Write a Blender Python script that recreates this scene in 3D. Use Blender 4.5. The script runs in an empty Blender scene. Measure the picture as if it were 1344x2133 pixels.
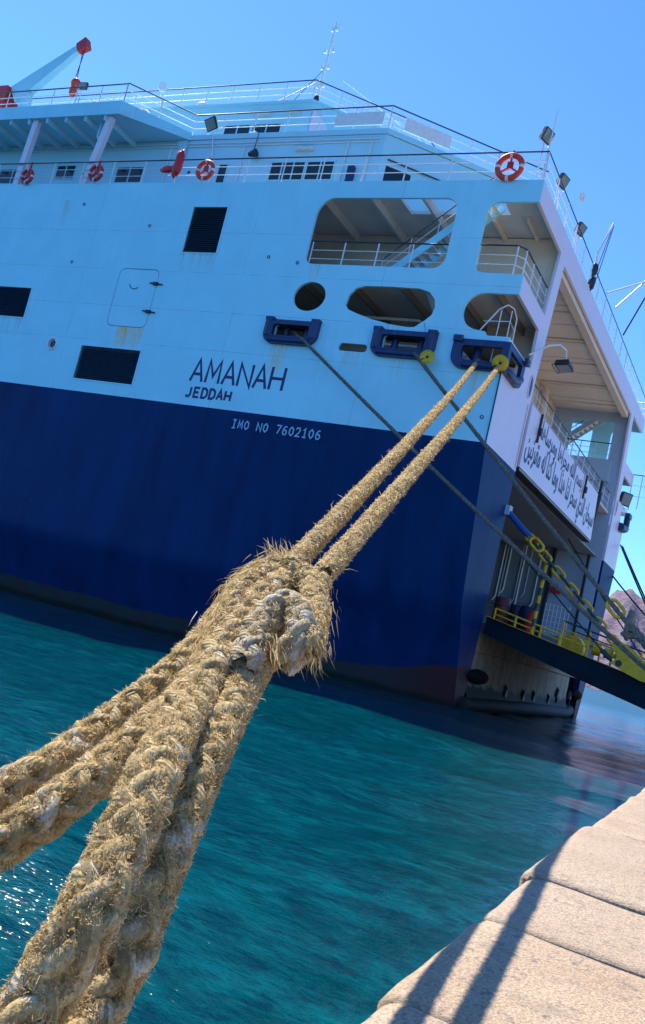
import bpy, bmesh, math, random
import numpy as np
from mathutils import Vector, Matrix, noise
R = math.radians
random.seed(7); rng = np.random.default_rng(7)
SC = bpy.context.scene
COL = SC.collection

# ------------------------------------------------------------------ camera
# x = across the quay (negative = out over the water, along the ship), y = along the quay, z up; eye at z = 0
F, PIT, ROL, YAW = 1945.6, R(6.61), R(13.49), R(27.59)
cd = Vector((-math.sin(YAW)*math.cos(PIT), math.cos(YAW)*math.cos(PIT), math.sin(PIT)))
cr0 = Vector((math.cos(YAW), math.sin(YAW), 0)); cu0 = cr0.cross(cd)
cr = math.cos(ROL)*cr0 + math.sin(ROL)*cu0
cu = -math.sin(ROL)*cr0 + math.cos(ROL)*cu0
cam = bpy.data.cameras.new('camera'); camo = bpy.data.objects.new('camera', cam); COL.objects.link(camo)
camo.matrix_world = Matrix(((cr.x, cu.x, -cd.x, 0), (cr.y, cu.y, -cd.y, 0), (cr.z, cu.z, -cd.z, 0), (0, 0, 0, 1)))
cam.sensor_fit = 'VERTICAL'; cam.sensor_height = 24; cam.sensor_width = 24
cam.lens = 24*F/2133; cam.clip_start = .05; cam.clip_end = 30000
SC.camera = camo

# ------------------------------------------------------------------ sky, sun, exposure
SUN_AZ, SUN_EL = R(-57), R(54)          # azimuth from +y towards +x
w = bpy.data.worlds.new('World'); SC.world = w; w.use_nodes = True
wt = w.node_tree; wt.nodes.clear()
wo = wt.nodes.new('ShaderNodeOutputWorld'); bg = wt.nodes.new('ShaderNodeBackground'); sky = wt.nodes.new('ShaderNodeTexSky')
sky.sky_type = 'NISHITA'; sky.sun_disc = False; sky.sun_elevation = SUN_EL; sky.sun_rotation = SUN_AZ
sky.air_density = 1.0; sky.dust_density = .1; sky.ozone_density = 3.0; sky.altitude = 0
hs = wt.nodes.new('ShaderNodeMix'); hs.data_type = 'RGBA'; hs.blend_type = 'MULTIPLY'; hs.inputs[0].default_value = 1
hs.inputs[7].default_value = (.46, .77, 1.20, 1)        # the photograph's vivid colour rendering of the whole sky
wt.links.new(sky.outputs[0], hs.inputs[6]); wt.links.new(hs.outputs[2], bg.inputs['Color'])
bg.inputs['Strength'].default_value = .1
wt.links.new(bg.outputs[0], wo.inputs[0])
sl = bpy.data.lights.new('sun', 'SUN'); sl.energy = 4.0; sl.angle = R(.5); sl.color = (1, .95, .86)
so = bpy.data.objects.new('sun', sl); COL.objects.link(so)
sdir = Vector((math.sin(SUN_AZ)*math.cos(SUN_EL), math.cos(SUN_AZ)*math.cos(SUN_EL), math.sin(SUN_EL)))
so.rotation_euler = sdir.to_track_quat('Z', 'Y').to_euler(); so.location = (0, 0, 60)
SC.view_settings.view_transform = 'Standard'; SC.view_settings.look = 'None'
SC.view_settings.exposure = 1.15; SC.view_settings.gamma = 1
SC.cycles.max_bounces = 6; SC.cycles.diffuse_bounces = 3; SC.cycles.glossy_bounces = 3

# ------------------------------------------------------------------ pixel rays of the photograph (1344 x 2133), to place points on real planes
def ray(x, y): return cd + cr*((x-672)/F) - cu*((y-1066)/F)
def ony(x, y, Y): v = ray(x, y); return v*(Y/v.y)
def onx(x, y, X): v = ray(x, y); return v*(X/v.x)
def onz(x, y, Z): v = ray(x, y); return v*(Z/v.z)
def atd(x, y, dep): return ray(x, y)*dep

WATER = -1.95; QUAY = -1.35; YS = 31.0; XT = -10.5; YM = 46.0   # ship side plane, transom plane, ship centre line

# ------------------------------------------------------------------ materials
MATS = {}
def nodes(name):
    m = bpy.data.materials.new(name); m.use_nodes = True; nt = m.node_tree
    b = nt.nodes['Principled BSDF']; MATS[name] = m
    return m, nt, b
def N(nt, t, **k):
    n = nt.nodes.new(t)
    for a, v in k.items():
        if a.startswith('i_'):
            n.inputs[a[2:].replace('_', ' ')].default_value = v
        else: setattr(n, a, v)
    return n
def pos(nt, scale=(1, 1, 1)):
    g = N(nt, 'ShaderNodeNewGeometry'); mp = N(nt, 'ShaderNodeMapping'); mp.inputs['Scale'].default_value = scale
    nt.links.new(g.outputs['Position'], mp.inputs['Vector']); return mp.outputs[0]
def ramp(nt, fac, stops):
    r = N(nt, 'ShaderNodeValToRGB'); e = r.color_ramp.elements
    while len(e) < len(stops): e.new(.5)
    for i, (p, c) in enumerate(stops):
        e[i].position = p; e[i].color = (c, c, c, 1) if isinstance(c, (int, float)) else (*c, 1)
    nt.links.new(fac, r.inputs[0]); return r.outputs[0]
def mix(nt, fac, a, b, mode='MIX'):
    n = N(nt, 'ShaderNodeMix', data_type='RGBA', blend_type=mode)
    for i, v in ((0, fac), (6, a), (7, b)):
        if isinstance(v, (int, float)): n.inputs[i].default_value = v
        elif isinstance(v, tuple): n.inputs[i].default_value = (*v, 1)
        else: nt.links.new(v, n.inputs[i])
    return n.outputs[2]
def math_(nt, op, a, b=None, clamp=False):
    n = N(nt, 'ShaderNodeMath', operation=op, use_clamp=clamp)
    for i, v in ((0, a), (1, b)):
        if v is None: continue
        if isinstance(v, (int, float)): n.inputs[i].default_value = v
        else: nt.links.new(v, n.inputs[i])
    return n.outputs[0]
def noise_(nt, vec, scale, detail=4, rough=.55, out=0):
    n = N(nt, 'ShaderNodeTexNoise'); n.inputs['Scale'].default_value = scale; n.inputs['Detail'].default_value = detail
    n.inputs['Roughness'].default_value = rough; nt.links.new(vec, n.inputs['Vector']); return n.outputs[out]
def bump(nt, b, h, strength=.3, dist=.02):
    n = N(nt, 'ShaderNodeBump'); n.inputs['Strength'].default_value = strength; n.inputs['Distance'].default_value = dist
    nt.links.new(h, n.inputs['Height']); nt.links.new(n.outputs[0], b.inputs['Normal']); return n
def axisz(nt, ax):
    g = N(nt, 'ShaderNodeNewGeometry'); s = N(nt, 'ShaderNodeSeparateXYZ'); nt.links.new(g.outputs['Position'], s.inputs[0]); return s.outputs[ax]
def band(nt, v, lo, hi, soft=.05):
    """1 inside lo..hi along v"""
    a = N(nt, 'ShaderNodeMapRange', interpolation_type='SMOOTHSTEP'); a.inputs[1].default_value = lo-soft; a.inputs[2].default_value = lo+soft
    c = N(nt, 'ShaderNodeMapRange', interpolation_type='SMOOTHSTEP'); c.inputs[1].default_value = hi-soft; c.inputs[2].default_value = hi+soft
    c.inputs[3].default_value = 1; c.inputs[4].default_value = 0
    nt.links.new(v, a.inputs[0]); nt.links.new(v, c.inputs[0])
    return math_(nt, 'MULTIPLY', a.outputs[0], c.outputs[0])

def paint(name, col, rough=.45, var=.12, grime=(.25, .2, .15), grime_amt=.35, seams=False, rust=(), bumpy=.25):
    """ship's paint: slight mottling, vertical dirt streaks, plate seams, buckled plating"""
    m, nt, b = nodes(name)
    p = pos(nt); ps = pos(nt, (3.2, 3.2, .22))
    n1 = noise_(nt, p, .7, 5); n2 = noise_(nt, ps, 1.6, 5, .65); n3 = noise_(nt, p, 9, 4)
    dk = tuple(c*(1-var) for c in col)
    c = mix(nt, ramp(nt, n1, [(.35, 0.), (.68, 1.)]), dk, col)
    st = ramp(nt, n2, [(.56, 0.), (.8, 1.)])
    c = mix(nt, math_(nt, 'MULTIPLY', st, grime_amt), c, tuple(a*.5+d*.5 for a, d in zip(grime, col)))
    sp = ramp(nt, n3, [(.7, 0.), (.78, 1.)])
    c = mix(nt, math_(nt, 'MULTIPLY', sp, grime_amt*.5), c, grime)
    h = noise_(nt, p, .55, 3)
    if seams:
        z = axisz(nt, 2); x = axisz(nt, 0)
        tot = None
        for zz in seams[0]:
            k = band(nt, z, zz-.012, zz+.012, .008); tot = k if tot is None else math_(nt, 'MAXIMUM', tot, k)
        for xx in seams[1]:
            k = band(nt, x, xx-.012, xx+.012, .008); tot = math_(nt, 'MAXIMUM', tot, k)
        brk = ramp(nt, noise_(nt, p, 1.3, 3), [(.35, .15), (.6, 1.)])
        c = mix(nt, math_(nt, 'MULTIPLY', tot, math_(nt, 'MULTIPLY', brk, .5)), c, tuple(v*.35 for v in col))
    for (x0, x1, z0, z1, rc, amt) in rust:
        z = axisz(nt, 2); x = axisz(nt, 0)
        k = math_(nt, 'MULTIPLY', band(nt, x, x0, x1, .12), band(nt, z, z0, z1, .05))
        fade = N(nt, 'ShaderNodeMapRange'); fade.inputs[1].default_value = z0; fade.inputs[2].default_value = z1; fade.inputs[3].default_value = .35; fade.inputs[4].default_value = 1
        nt.links.new(z, fade.inputs[0])
        sv = ramp(nt, noise_(nt, pos(nt, (9, 1, .5)), 1.4, 4, .7), [(.4, 0.), (.62, 1.)])
        k = math_(nt, 'MULTIPLY', math_(nt, 'MULTIPLY', k, sv), math_(nt, 'MULTIPLY', fade.outputs[0], amt))
        c = mix(nt, k, c, rc)
    nt.links.new(c, b.inputs['Base Color'])
    b.inputs['Roughness'].default_value = rough
    fr = math_(nt, 'ABSOLUTE', math_(nt, 'SINE', math_(nt, 'MULTIPLY', axisz(nt, 0), 4.2)))
    hh = math_(nt, 'ADD', math_(nt, 'ADD', math_(nt, 'MULTIPLY', h, 1.0), math_(nt, 'MULTIPLY', math_(nt, 'MULTIPLY', fr, n1), .25 if seams else 0.)), math_(nt, 'MULTIPLY', n3, .04))
    bump(nt, b, hh, bumpy, .12)
    return m

def simple(name, col, rough=.5, metal=0, var=.25, scale=6, bmp=.2, dist=.01, spec=.5):
    m, nt, b = nodes(name)
    n = noise_(nt, pos(nt), scale, 5, .6)
    c = mix(nt, ramp(nt, n, [(.3, 0.), (.7, 1.)]), tuple(v*(1-var) for v in col), tuple(min(1, v*(1+var*.4)) for v in col))
    nt.links.new(c, b.inputs['Base Color']); b.inputs['Roughness'].default_value = rough; b.inputs['Metallic'].default_value = metal; b.inputs['Specular IOR Level'].default_value = spec
    bump(nt, b, n, bmp, dist)
    return m

SEAM = ([9.95, 11.62, 13.35, 15.2], [-16.0, -22.5, -31.2, -40, -49])
M_side = paint('sky_tinted_white_paint', (.36, .82, .95), .42, .08, (.25, .26, .22), .3, SEAM,  # white paint with the blue of the skylight put into its colour
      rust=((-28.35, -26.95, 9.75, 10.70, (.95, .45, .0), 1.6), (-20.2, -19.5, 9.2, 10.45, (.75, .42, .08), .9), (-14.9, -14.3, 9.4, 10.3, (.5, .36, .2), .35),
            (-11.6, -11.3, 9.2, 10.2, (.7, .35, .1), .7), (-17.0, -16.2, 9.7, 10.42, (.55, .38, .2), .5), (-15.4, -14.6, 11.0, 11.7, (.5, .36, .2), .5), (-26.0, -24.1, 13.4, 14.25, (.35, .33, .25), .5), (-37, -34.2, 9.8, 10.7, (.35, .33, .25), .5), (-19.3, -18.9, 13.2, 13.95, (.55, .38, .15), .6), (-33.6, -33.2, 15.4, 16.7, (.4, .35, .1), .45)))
M_stern = paint('white_stern_paint', (.78, .72, .80), .35, .05, (.45, .35, .3), .22, bumpy=.15)
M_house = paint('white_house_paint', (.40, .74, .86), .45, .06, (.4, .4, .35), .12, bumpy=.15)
M_white = simple('white_rail_paint', (.8, .82, .83), .4, 0, .12, 5, .1)
M_warm_inner = paint('bounce_warmed_inner_paint', (.82, .71, .58), .55, .12, (.25, .18, .12), .4, bumpy=.2)  # warm bounce light from below is mixed into this inner paint colour
M_inner = paint('grey_inner_paint', (.66, .68, .66), .55, .15, (.2, .17, .13), .45, bumpy=.2)
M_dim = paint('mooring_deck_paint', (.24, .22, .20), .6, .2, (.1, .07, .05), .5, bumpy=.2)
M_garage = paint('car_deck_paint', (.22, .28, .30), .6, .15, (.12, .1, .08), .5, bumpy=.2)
M_casing = paint('blue_grey_casing_paint', (.42, .55, .68), .5, .08, (.25, .22, .2), .3, bumpy=.2)
M_frame = paint('royal_blue_gloss_paint', (.004, .026, .12), .4, .3, (.30, .26, .22), .5, bumpy=.3)
M_top = simple('dark_handrail_paint', (.02, .03, .05), .35, 0, .3, 7, .1)
M_black = simple('black_rubber', (.012, .012, .011), .85, 0, .4, 8, .5, .01, .15)
M_dark = simple('dark_steel', (.035, .04, .045), .5, .3, .4, 8, .3)
M_red = simple('red_plastic', (.62, .022, .02), .45, 0, .25, 6, .2)
M_orange = simple('orange_plastic', (.75, .055, .02), .45, 0, .2, 6, .2)
M_tape = simple('white_tape', (.75, .75, .72), .4, 0, .1, 9, .1)
M_yel = simple('yellow_paint', (.80, .44, .005), .5, 0, .3, 5, .3)
M_lime = simple('yellow_green_paint', (.60, .42, .004), .45, 0, .2, 5, .2)
M_green = simple('dark_green_paint', (.01, .075, .06), .5, 0, .4, 6, .4)
M_ramp = simple('dark_blue_ramp_paint', (.002, .016, .030), .7, 0, .35, 1.5, .35, .02, .15)
M_wire = simple('steel_wire', (.03, .035, .035), .5, .5, .3, 30, .3)
M_glass, _nt, _b = nodes('window_glass'); _b.inputs['Base Color'].default_value = (.008, .022, .03, 1); _b.inputs['Roughness'].default_value = .06
M_lens, _nt, _b = nodes('lamp_glass'); _b.inputs['Base Color'].default_value = (.22, .26, .25, 1); _b.inputs['Roughness'].default_value = .15
M_slat = simple('louvre_paint', (.03, .075, .13), .45, 0, .4, 5, .2)
M_letter = simple('navy_letter_paint', (.008, .016, .11), .45, 0, .2, 8, .1)
M_pale = simple('pale_letter_paint', (.30, .55, .75), .5, 0, .15, 8, .1)
M_slate = simple('slate_blue_letter_paint', (.04, .07, .15), .5, 0, .15, 8, .1)
M_canvas = simple('white_canvas', (.7, .72, .7), .8, 0, .25, 7, .8, .03)
M_tarp = simple('green_tarpaulin', (.04, .07, .06), .8, 0, .4, 7, .8, .03)

def hull_blue():
    m, nt, b = nodes('navy_hull_paint')
    p = pos(nt); z = axisz(nt, 2); x = axisz(nt, 0)
    n1 = noise_(nt, pos(nt, (1.4, 1.4, .25)), .8, 5, .6)
    c = mix(nt, ramp(nt, n1, [(.3, 0.), (.7, 1.)]), (.0005, .022, .090), (.0009, .038, .145))
    # scuffs low on the side
    nsp = noise_(nt, p, 5.5, 5, .7); reg = ramp(nt, noise_(nt, p, .32, 3), [(.5, 0.), (.6, 1.)])
    sc = math_(nt, 'MULTIPLY', math_(nt, 'MULTIPLY', ramp(nt, nsp, [(.68, 0.), (.72, 1.)]), reg), band(nt, z, 1.2, 4.2, .6))
    c = mix(nt, math_(nt, 'MULTIPLY', sc, .7), c, (.18, .26, .33))
    # darker lower strake, then antifouling at the water
    wob = math_(nt, 'ADD', z, math_(nt, 'MULTIPLY', math_(nt, 'SUBTRACT', noise_(nt, pos(nt, (1, 1, .3)), 1.1, 4), .5), .35))
    st = N(nt, 'ShaderNodeMapRange', interpolation_type='SMOOTHSTEP'); st.inputs[1].default_value = -9; st.inputs[2].default_value = -15; nt.links.new(x, st.inputs[0])
    up = math_(nt, 'MULTIPLY', math_(nt, 'SUBTRACT', 1.0, st.outputs[0]), 1.0)
    lim = math_(nt, 'SUBTRACT', wob, up)
    low = band(nt, lim, -9, -1.2, .03)
    foul = mix(nt, ramp(nt, noise_(nt, p, 1.3, 5, .65), [(.35, 0.), (.62, 1.)]), (.03, .06, .065), (.055, .045, .05))
    foul = mix(nt, math_(nt, 'MULTIPLY', up, .8), foul, (.10, .018, .022))
    c = mix(nt, low, c, foul)
    weed = band(nt, wob, -9, -1.72, .12)
    c = mix(nt, math_(nt, 'MULTIPLY', weed, .8), c, (.015, .022, .015))
    nt.links.new(c, b.inputs['Base Color'])
    b.inputs['Roughness'].default_value = .5; b.inputs['Specular IOR Level'].default_value = .1
    bump(nt, b, math_(nt, 'ADD', noise_(nt, p, .5, 3), math_(nt, 'MULTIPLY', n1, .2)), .3, .12)
    return m
M_navy = hull_blue()

def stern_rust():
    m, nt, b = nodes('rusty_stern_plate')
    p = pos(nt); z = axisz(nt, 2)
    n1 = noise_(nt, pos(nt, (2, 2, .25)), 1.4, 6, .65); n2 = noise_(nt, p, 4, 5, .6)
    c = mix(nt, ramp(nt, n1, [(.35, 0.), (.65, 1.)]), (.26, .17, .10), (.55, .43, .27))
    c = mix(nt, ramp(nt, n2, [(.55, 0.), (.75, .8)]), c, (.09, .045, .025))
    w2 = math_(nt, 'ADD', z, math_(nt, 'MULTIPLY', math_(nt, 'SUBTRACT', noise_(nt, pos(nt, (1, 1, .3)), 1.7, 5), .5), .7))
    c = mix(nt, band(nt, w2, -9, -1.0, .12), c, (.018, .02, .017))
    nt.links.new(c, b.inputs['Base Color']); b.inputs['Roughness'].default_value = .7
    bump(nt, b, n2, .5, .03); return m
M_rust = stern_rust()

def water_mat():
    m, nt, b = nodes('harbour_water')
    p = pos(nt); pr = pos(nt)
    g = N(nt, 'ShaderNodeNewGeometry'); mp = N(nt, 'ShaderNodeMapping'); mp.inputs['Rotation'].default_value = (0, 0, R(-24)); mp.inputs['Scale'].default_value = (1, 1.55, 1)
    nt.links.new(g.outputs['Position'], mp.inputs['Vector']); v = mp.outputs[0]
    a = noise_(nt, v, .55, 3, .5); c = noise_(nt, v, 2.8, 5, .62); e = noise_(nt, v, 7.5, 4, .65)
    h = math_(nt, 'ADD', math_(nt, 'MULTIPLY', a, .55), math_(nt, 'ADD', math_(nt, 'MULTIPLY', c, .22), math_(nt, 'MULTIPLY', e, .085)))
    bump(nt, b, h, .42, .4)
    big = noise_(nt, p, .09, 3)
    col = mix(nt, ramp(nt, big, [(.35, 0.), (.65, 1.)]), (.0, .034, .043), (.0, .050, .060))
    rip = noise_(nt, v, 1.5, 6, .72)
    col = mix(nt, ramp(nt, rip, [(.44, 0.), (.68, .9)]), col, (.0, .088, .102))  # pale crests painted in, standing in for reflections on the ripples
    col = mix(nt, ramp(nt, noise_(nt, v, 4.5, 5, .7), [(.36, .8), (.50, 0.)]), col, (.0, .018, .030))  # dark troughs, likewise reflection contrast put into the colour
    nt.links.new(col, b.inputs['Base Color'])
    far = N(nt, 'ShaderNodeMapRange'); far.inputs[1].default_value = 50; far.inputs[2].default_value = 130; far.inputs[3].default_value = .05; far.inputs[4].default_value = .38
    nt.links.new(axisz(nt, 1), far.inputs[0]); nt.links.new(far.outputs[0], b.inputs['Roughness'])   # ripples too small to resolve far out
    b.inputs['IOR'].default_value = 1.33
    return m
M_water = water_mat()

def stone_mat():
    m, nt, b = nodes('quay_granite')
    p = pos(nt); oi = N(nt, 'ShaderNodeObjectInfo')
    n1 = noise_(nt, p, 1.2, 5); n2 = noise_(nt, p, 60, 3, .7); n3 = noise_(nt, p, 16, 5, .7)
    c = mix(nt, ramp(nt, n1, [(.3, 0.), (.7, 1.)]), (.46, .315, .18), (.60, .44, .28))
    c = mix(nt, ramp(nt, n2, [(.38, .0), (.58, 1.)]), mix(nt, .75, c, (.20, .145, .10)), c)
    c = mix(nt, ramp(nt, n3, [(.56, 0.), (.68, .85)]), c, (.13, .10, .085))
    c = mix(nt, ramp(nt, noise_(nt, p, 110, 2), [(.66, 0.), (.72, .7)]), c, (.62, .55, .48))
    c = mix(nt, math_(nt, 'MULTIPLY', oi.outputs['Random'], .2), c, (.30, .24, .2))
    c = mix(nt, ramp(nt, noise_(nt, p, 2.6, 6, .7), [(.56, 0.), (.70, .6)]), c, (.21, .165, .125))
    c = mix(nt, ramp(nt, noise_(nt, pos(nt, (5, 1.2, 5)), 3.5, 5, .7), [(.64, 0.), (.72, .55)]), c, (.12, .10, .085))
    nt.links.new(c, b.inputs['Base Color']); b.inputs['Roughness'].default_value = .85
    bump(nt, b, math_(nt, 'ADD', n2, math_(nt, 'MULTIPLY', n3, 1.6)), 1.0, .012); return m
M_stone = stone_mat()

def rope_mat(name, c0, c1, c2, yarn=True):
    m, nt, b = nodes(name)
    p = pos(nt); uv = N(nt, 'ShaderNodeUVMap', uv_map='UVMap')
    sep = N(nt, 'ShaderNodeSeparateXYZ'); nt.links.new(uv.outputs[0], sep.inputs[0])
    ph = math_(nt, 'ADD', math_(nt, 'MULTIPLY', sep.outputs[0], 75.0), math_(nt, 'MULTIPLY', sep.outputs[1], 8.0))
    wv = math_(nt, 'SINE', math_(nt, 'MULTIPLY', ph, 6.2832))
    n1 = noise_(nt, p, 9, 5, .65); n2 = noise_(nt, p, 120, 4, .7)
    c = mix(nt, ramp(nt, n1, [(.4, 0.), (.62, 1.)]), c0, c1)
    c = mix(nt, ramp(nt, noise_(nt, p, 14, 4, .6), [(.56, 0.), (.68, 1.)]), c, c2)
    c = mix(nt, ramp(nt, n2, [(.3, .75), (.65, 0.)]), c, tuple(v*.35 for v in c0))
    nt.links.new(c, b.inputs['Base Color']); b.inputs['Roughness'].default_value = .9
    h = math_(nt, 'ADD', math_(nt, 'MULTIPLY', wv, .22), math_(nt, 'MULTIPLY', n2, 1.0))
    bump(nt, b, h, 1.0, .006); return m
M_rope = rope_mat('weathered_hemp', (.45, .30, .11), (.66, .475, .205), (.76, .65, .47))
M_pale_rope = rope_mat('pale_inner_yarn', (.48, .355, .18), (.60, .48, .29), (.66, .62, .62))
M_grey_rope = rope_mat('grey_weathered_rope', (.15, .14, .11), (.27, .26, .21), (.36, .35, .31))
def fibre_mat(name, stops):
    m, nt, b = nodes(name)
    a = N(nt, 'ShaderNodeAttribute', attribute_name='tint')
    c = ramp(nt, a.outputs['Fac'], stops)
    nt.links.new(c, b.inputs['Base Color']); b.inputs['Roughness'].default_value = .85
    tl = N(nt, 'ShaderNodeBsdfTranslucent'); nt.links.new(c, tl.inputs['Color'])       # dry fibres let the sun through
    ms_ = N(nt, 'ShaderNodeMixShader'); ms_.inputs[0].default_value = .42
    nt.links.new(b.outputs[0], ms_.inputs[1]); nt.links.new(tl.outputs[0], ms_.inputs[2])
    nt.links.new(ms_.outputs[0], nt.nodes['Material Output'].inputs['Surface'])
    return m
M_fibre = fibre_mat('frayed_fibre', [(0, (.22, .125, .04)), (.35, (.54, .365, .14)), (.75, (.78, .575, .26)), (1, (.84, .70, .48))])

def rock_mat():
    m, nt, b = nodes('hazy_desert_rock')
    p = pos(nt)
    n1 = noise_(nt, p, .004, 8, .65); n2 = noise_(nt, pos(nt, (1, 1, .3)), .018, 6, .7)
    c = mix(nt, ramp(nt, n1, [(.35, 0.), (.65, 1.)]), (.115, .085, .135), (.185, .135, .175))  # lavender distance haze is mixed into the rock colours
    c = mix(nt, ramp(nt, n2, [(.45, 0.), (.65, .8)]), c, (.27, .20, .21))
    nt.links.new(c, b.inputs['Base Color']); b.inputs['Roughness'].default_value = .95
    bump(nt, b, n2, 1, 30); return m
M_rock = rock_mat()

# ------------------------------------------------------------------ mesh helpers
class MB:
    def __init__(s): s.v = []; s.f = []; s.sm = []
    def add(s, vs, fs, smooth=False):
        o = len(s.v); s.v += [tuple(p) for p in vs]; s.f += [tuple(i+o for i in f) for f in fs]; s.sm += [smooth]*len(fs); return s
    def box(s, x0, x1, y0, y1, z0, z1):
        x0, x1 = sorted((x0, x1)); y0, y1 = sorted((y0, y1)); z0, z1 = sorted((z0, z1))
        return s.add([(x0, y0, z0), (x1, y0, z0), (x1, y1, z0), (x0, y1, z0), (x0, y0, z1), (x1, y0, z1), (x1, y1, z1), (x0, y1, z1)],
                     [(0, 3, 2, 1), (4, 5, 6, 7), (0, 1, 5, 4), (1, 2, 6, 5), (2, 3, 7, 6), (3, 0, 4, 7)])
    def beam(s, a, b, wd, ht, up=(0, 0, 1), w2=None, h2=None):
        a, b = Vector(a), Vector(b); t = (b-a).normalized(); up = Vector(up)
        sd = t.cross(up)
        if sd.length < 1e-4: sd = t.cross(Vector((1, 0, 0)))
        sd.normalize(); u = sd.cross(t)
        w2 = wd if w2 is None else w2; h2 = ht if h2 is None else h2
        vs = []
        for p, ww, hh in ((a, wd, ht), (b, w2, h2)):
            for i, j in ((-1, -1), (1, -1), (1, 1), (-1, 1)): vs.append(p + sd*(i*ww/2) + u*(j*hh/2))
        return s.add(vs, [(3, 2, 1, 0), (4, 5, 6, 7), (0, 1, 5, 4), (1, 2, 6, 5), (2, 3, 7, 6), (3, 0, 4, 7)])
    def tube(s, pts, r, n=8, closed=False, caps=True):
        pts = [Vector(p) for p in pts]; k = len(pts)
        rr = r if isinstance(r, (list, tuple)) else [r]*k
        vs = []; ref = None
        for i, p in enumerate(pts):
            a = pts[(i-1) % k] if (closed or i > 0) else p; c = pts[(i+1) % k] if (closed or i < k-1) else p
            t = (c-a).normalized()
            if ref is None: ref = t.orthogonal().normalized()
            ref = (ref - t*ref.dot(t)).normalized(); bn = t.cross(ref)
            for j in range(n):
                q = 2*math.pi*j/n; vs.append(p + (ref*math.cos(q)+bn*math.sin(q))*rr[i])
        fs = []
        for i in range(k if closed else k-1):
            for j in range(n):
                i2 = (i+1) % k; fs.append((i*n+j, i*n+(j+1) % n, i2*n+(j+1) % n, i2*n+j))
        s.add(vs, fs, True)
        if caps and not closed:
            s.add([vs[j] for j in range(n)], [tuple(reversed(range(n)))]); s.add(vs[-n:], [tuple(range(n))])
        return s
    def torus(s, c, ax, R0, r, n=28, m=10, a0=0, a1=2*math.pi):
        ax = Vector(ax).normalized(); u = ax.orthogonal().normalized(); v = ax.cross(u); c = Vector(c)
        closed = abs(a1-a0-2*math.pi) < 1e-6
        pts = [c+(u*math.cos(a0+(a1-a0)*i/n)+v*math.sin(a0+(a1-a0)*i/n))*R0 for i in range(n if closed else n+1)]
        return s.tube(pts, r, m, closed)
    def disc(s, c, ax, r, t, n=24):
        ax = Vector(ax).normalized(); c = Vector(c); return s.tube([c-ax*t/2, c+ax*t/2], r, n)
    def sphere(s, c, r, n=12, sc=(1, 1, 1)):
        c = Vector(c); vs = [c+Vector((0, 0, r*sc[2]))]; fs = []
        m = n//2
        for i in range(1, m):
            th = math.pi*i/m
            for j in range(n): vs.append(c+Vector((r*sc[0]*math.sin(th)*math.cos(2*math.pi*j/n), r*sc[1]*math.sin(th)*math.sin(2*math.pi*j/n), r*sc[2]*math.cos(th))))
        vs.append(c-Vector((0, 0, r*sc[2]))); L = len(vs)-1
        for j in range(n):
            fs.append((0, 1+j, 1+(j+1) % n)); fs.append((L, L-n+(j+1) % n, L-n+j))
            for i in range(m-2): a = 1+i*n; fs.append((a+j, a+n+j, a+n+(j+1) % n, a+(j+1) % n))
        return s.add(vs, fs, True)
    def build(s, name, mat, parent=None):
        me = bpy.data.meshes.new(name); me.from_pydata(s.v, [], s.f); me.polygons.foreach_set('use_smooth', s.sm); me.update()
        return link(name, me, mat, parent)

def link(name, me, mat, parent=None):
    o = bpy.data.objects.new(name, me); COL.objects.link(o)
    if mat: 
        me.materials.clear(); me.materials.append(mat)
    if parent: attach(o, parent)
    return o
BASE = {}
def attach(o, parent):
    o.parent = parent
    b = BASE.get(parent.name)
    if b is not None: o.matrix_parent_inverse = Matrix.Translation(-b)
def tag(o, label=None, cat=None, group=None, kind=None):
    if label: o['label'] = label
    if cat: o['category'] = cat
    if group: o['group'] = group
    if kind: o['kind'] = kind
    return o
def thing(name, label, cat, loc=(0, 0, 0), group=None):
    o = bpy.data.objects.new(name, None); COL.objects.link(o); o.location = loc; o.empty_display_size = .2
    BASE[o.name] = Vector(loc); return tag(o, label, cat, group)
def piece(name, me, parent, mat=None):
    return link(name, me, mat, parent)

def rrect(a0, a1, b0, b1, r, n=6):
    """rounded rectangle outline; r one radius or four (ll, lr, ur, ul)"""
    rs = r if isinstance(r, (tuple, list)) else (r,)*4
    out = []
    for (cx, cy, sx, sy, q0, rad) in ((a0, b0, 1, 1, math.pi, rs[0]), (a1, b0, -1, 1, 1.5*math.pi, rs[1]), (a1, b1, -1, -1, 0, rs[2]), (a0, b1, 1, -1, .5*math.pi, rs[3])):
        for i in range(n+1):
            q = q0 + .5*math.pi*i/n; out.append((cx+sx*rad+rad*math.cos(q), cy+sy*rad+rad*math.sin(q)))
    return out
def ell(ca, cb, ra, rb, n=28): return [(ca+ra*math.cos(2*math.pi*i/n), cb+rb*math.sin(2*math.pi*i/n)) for i in range(n)]

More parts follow.
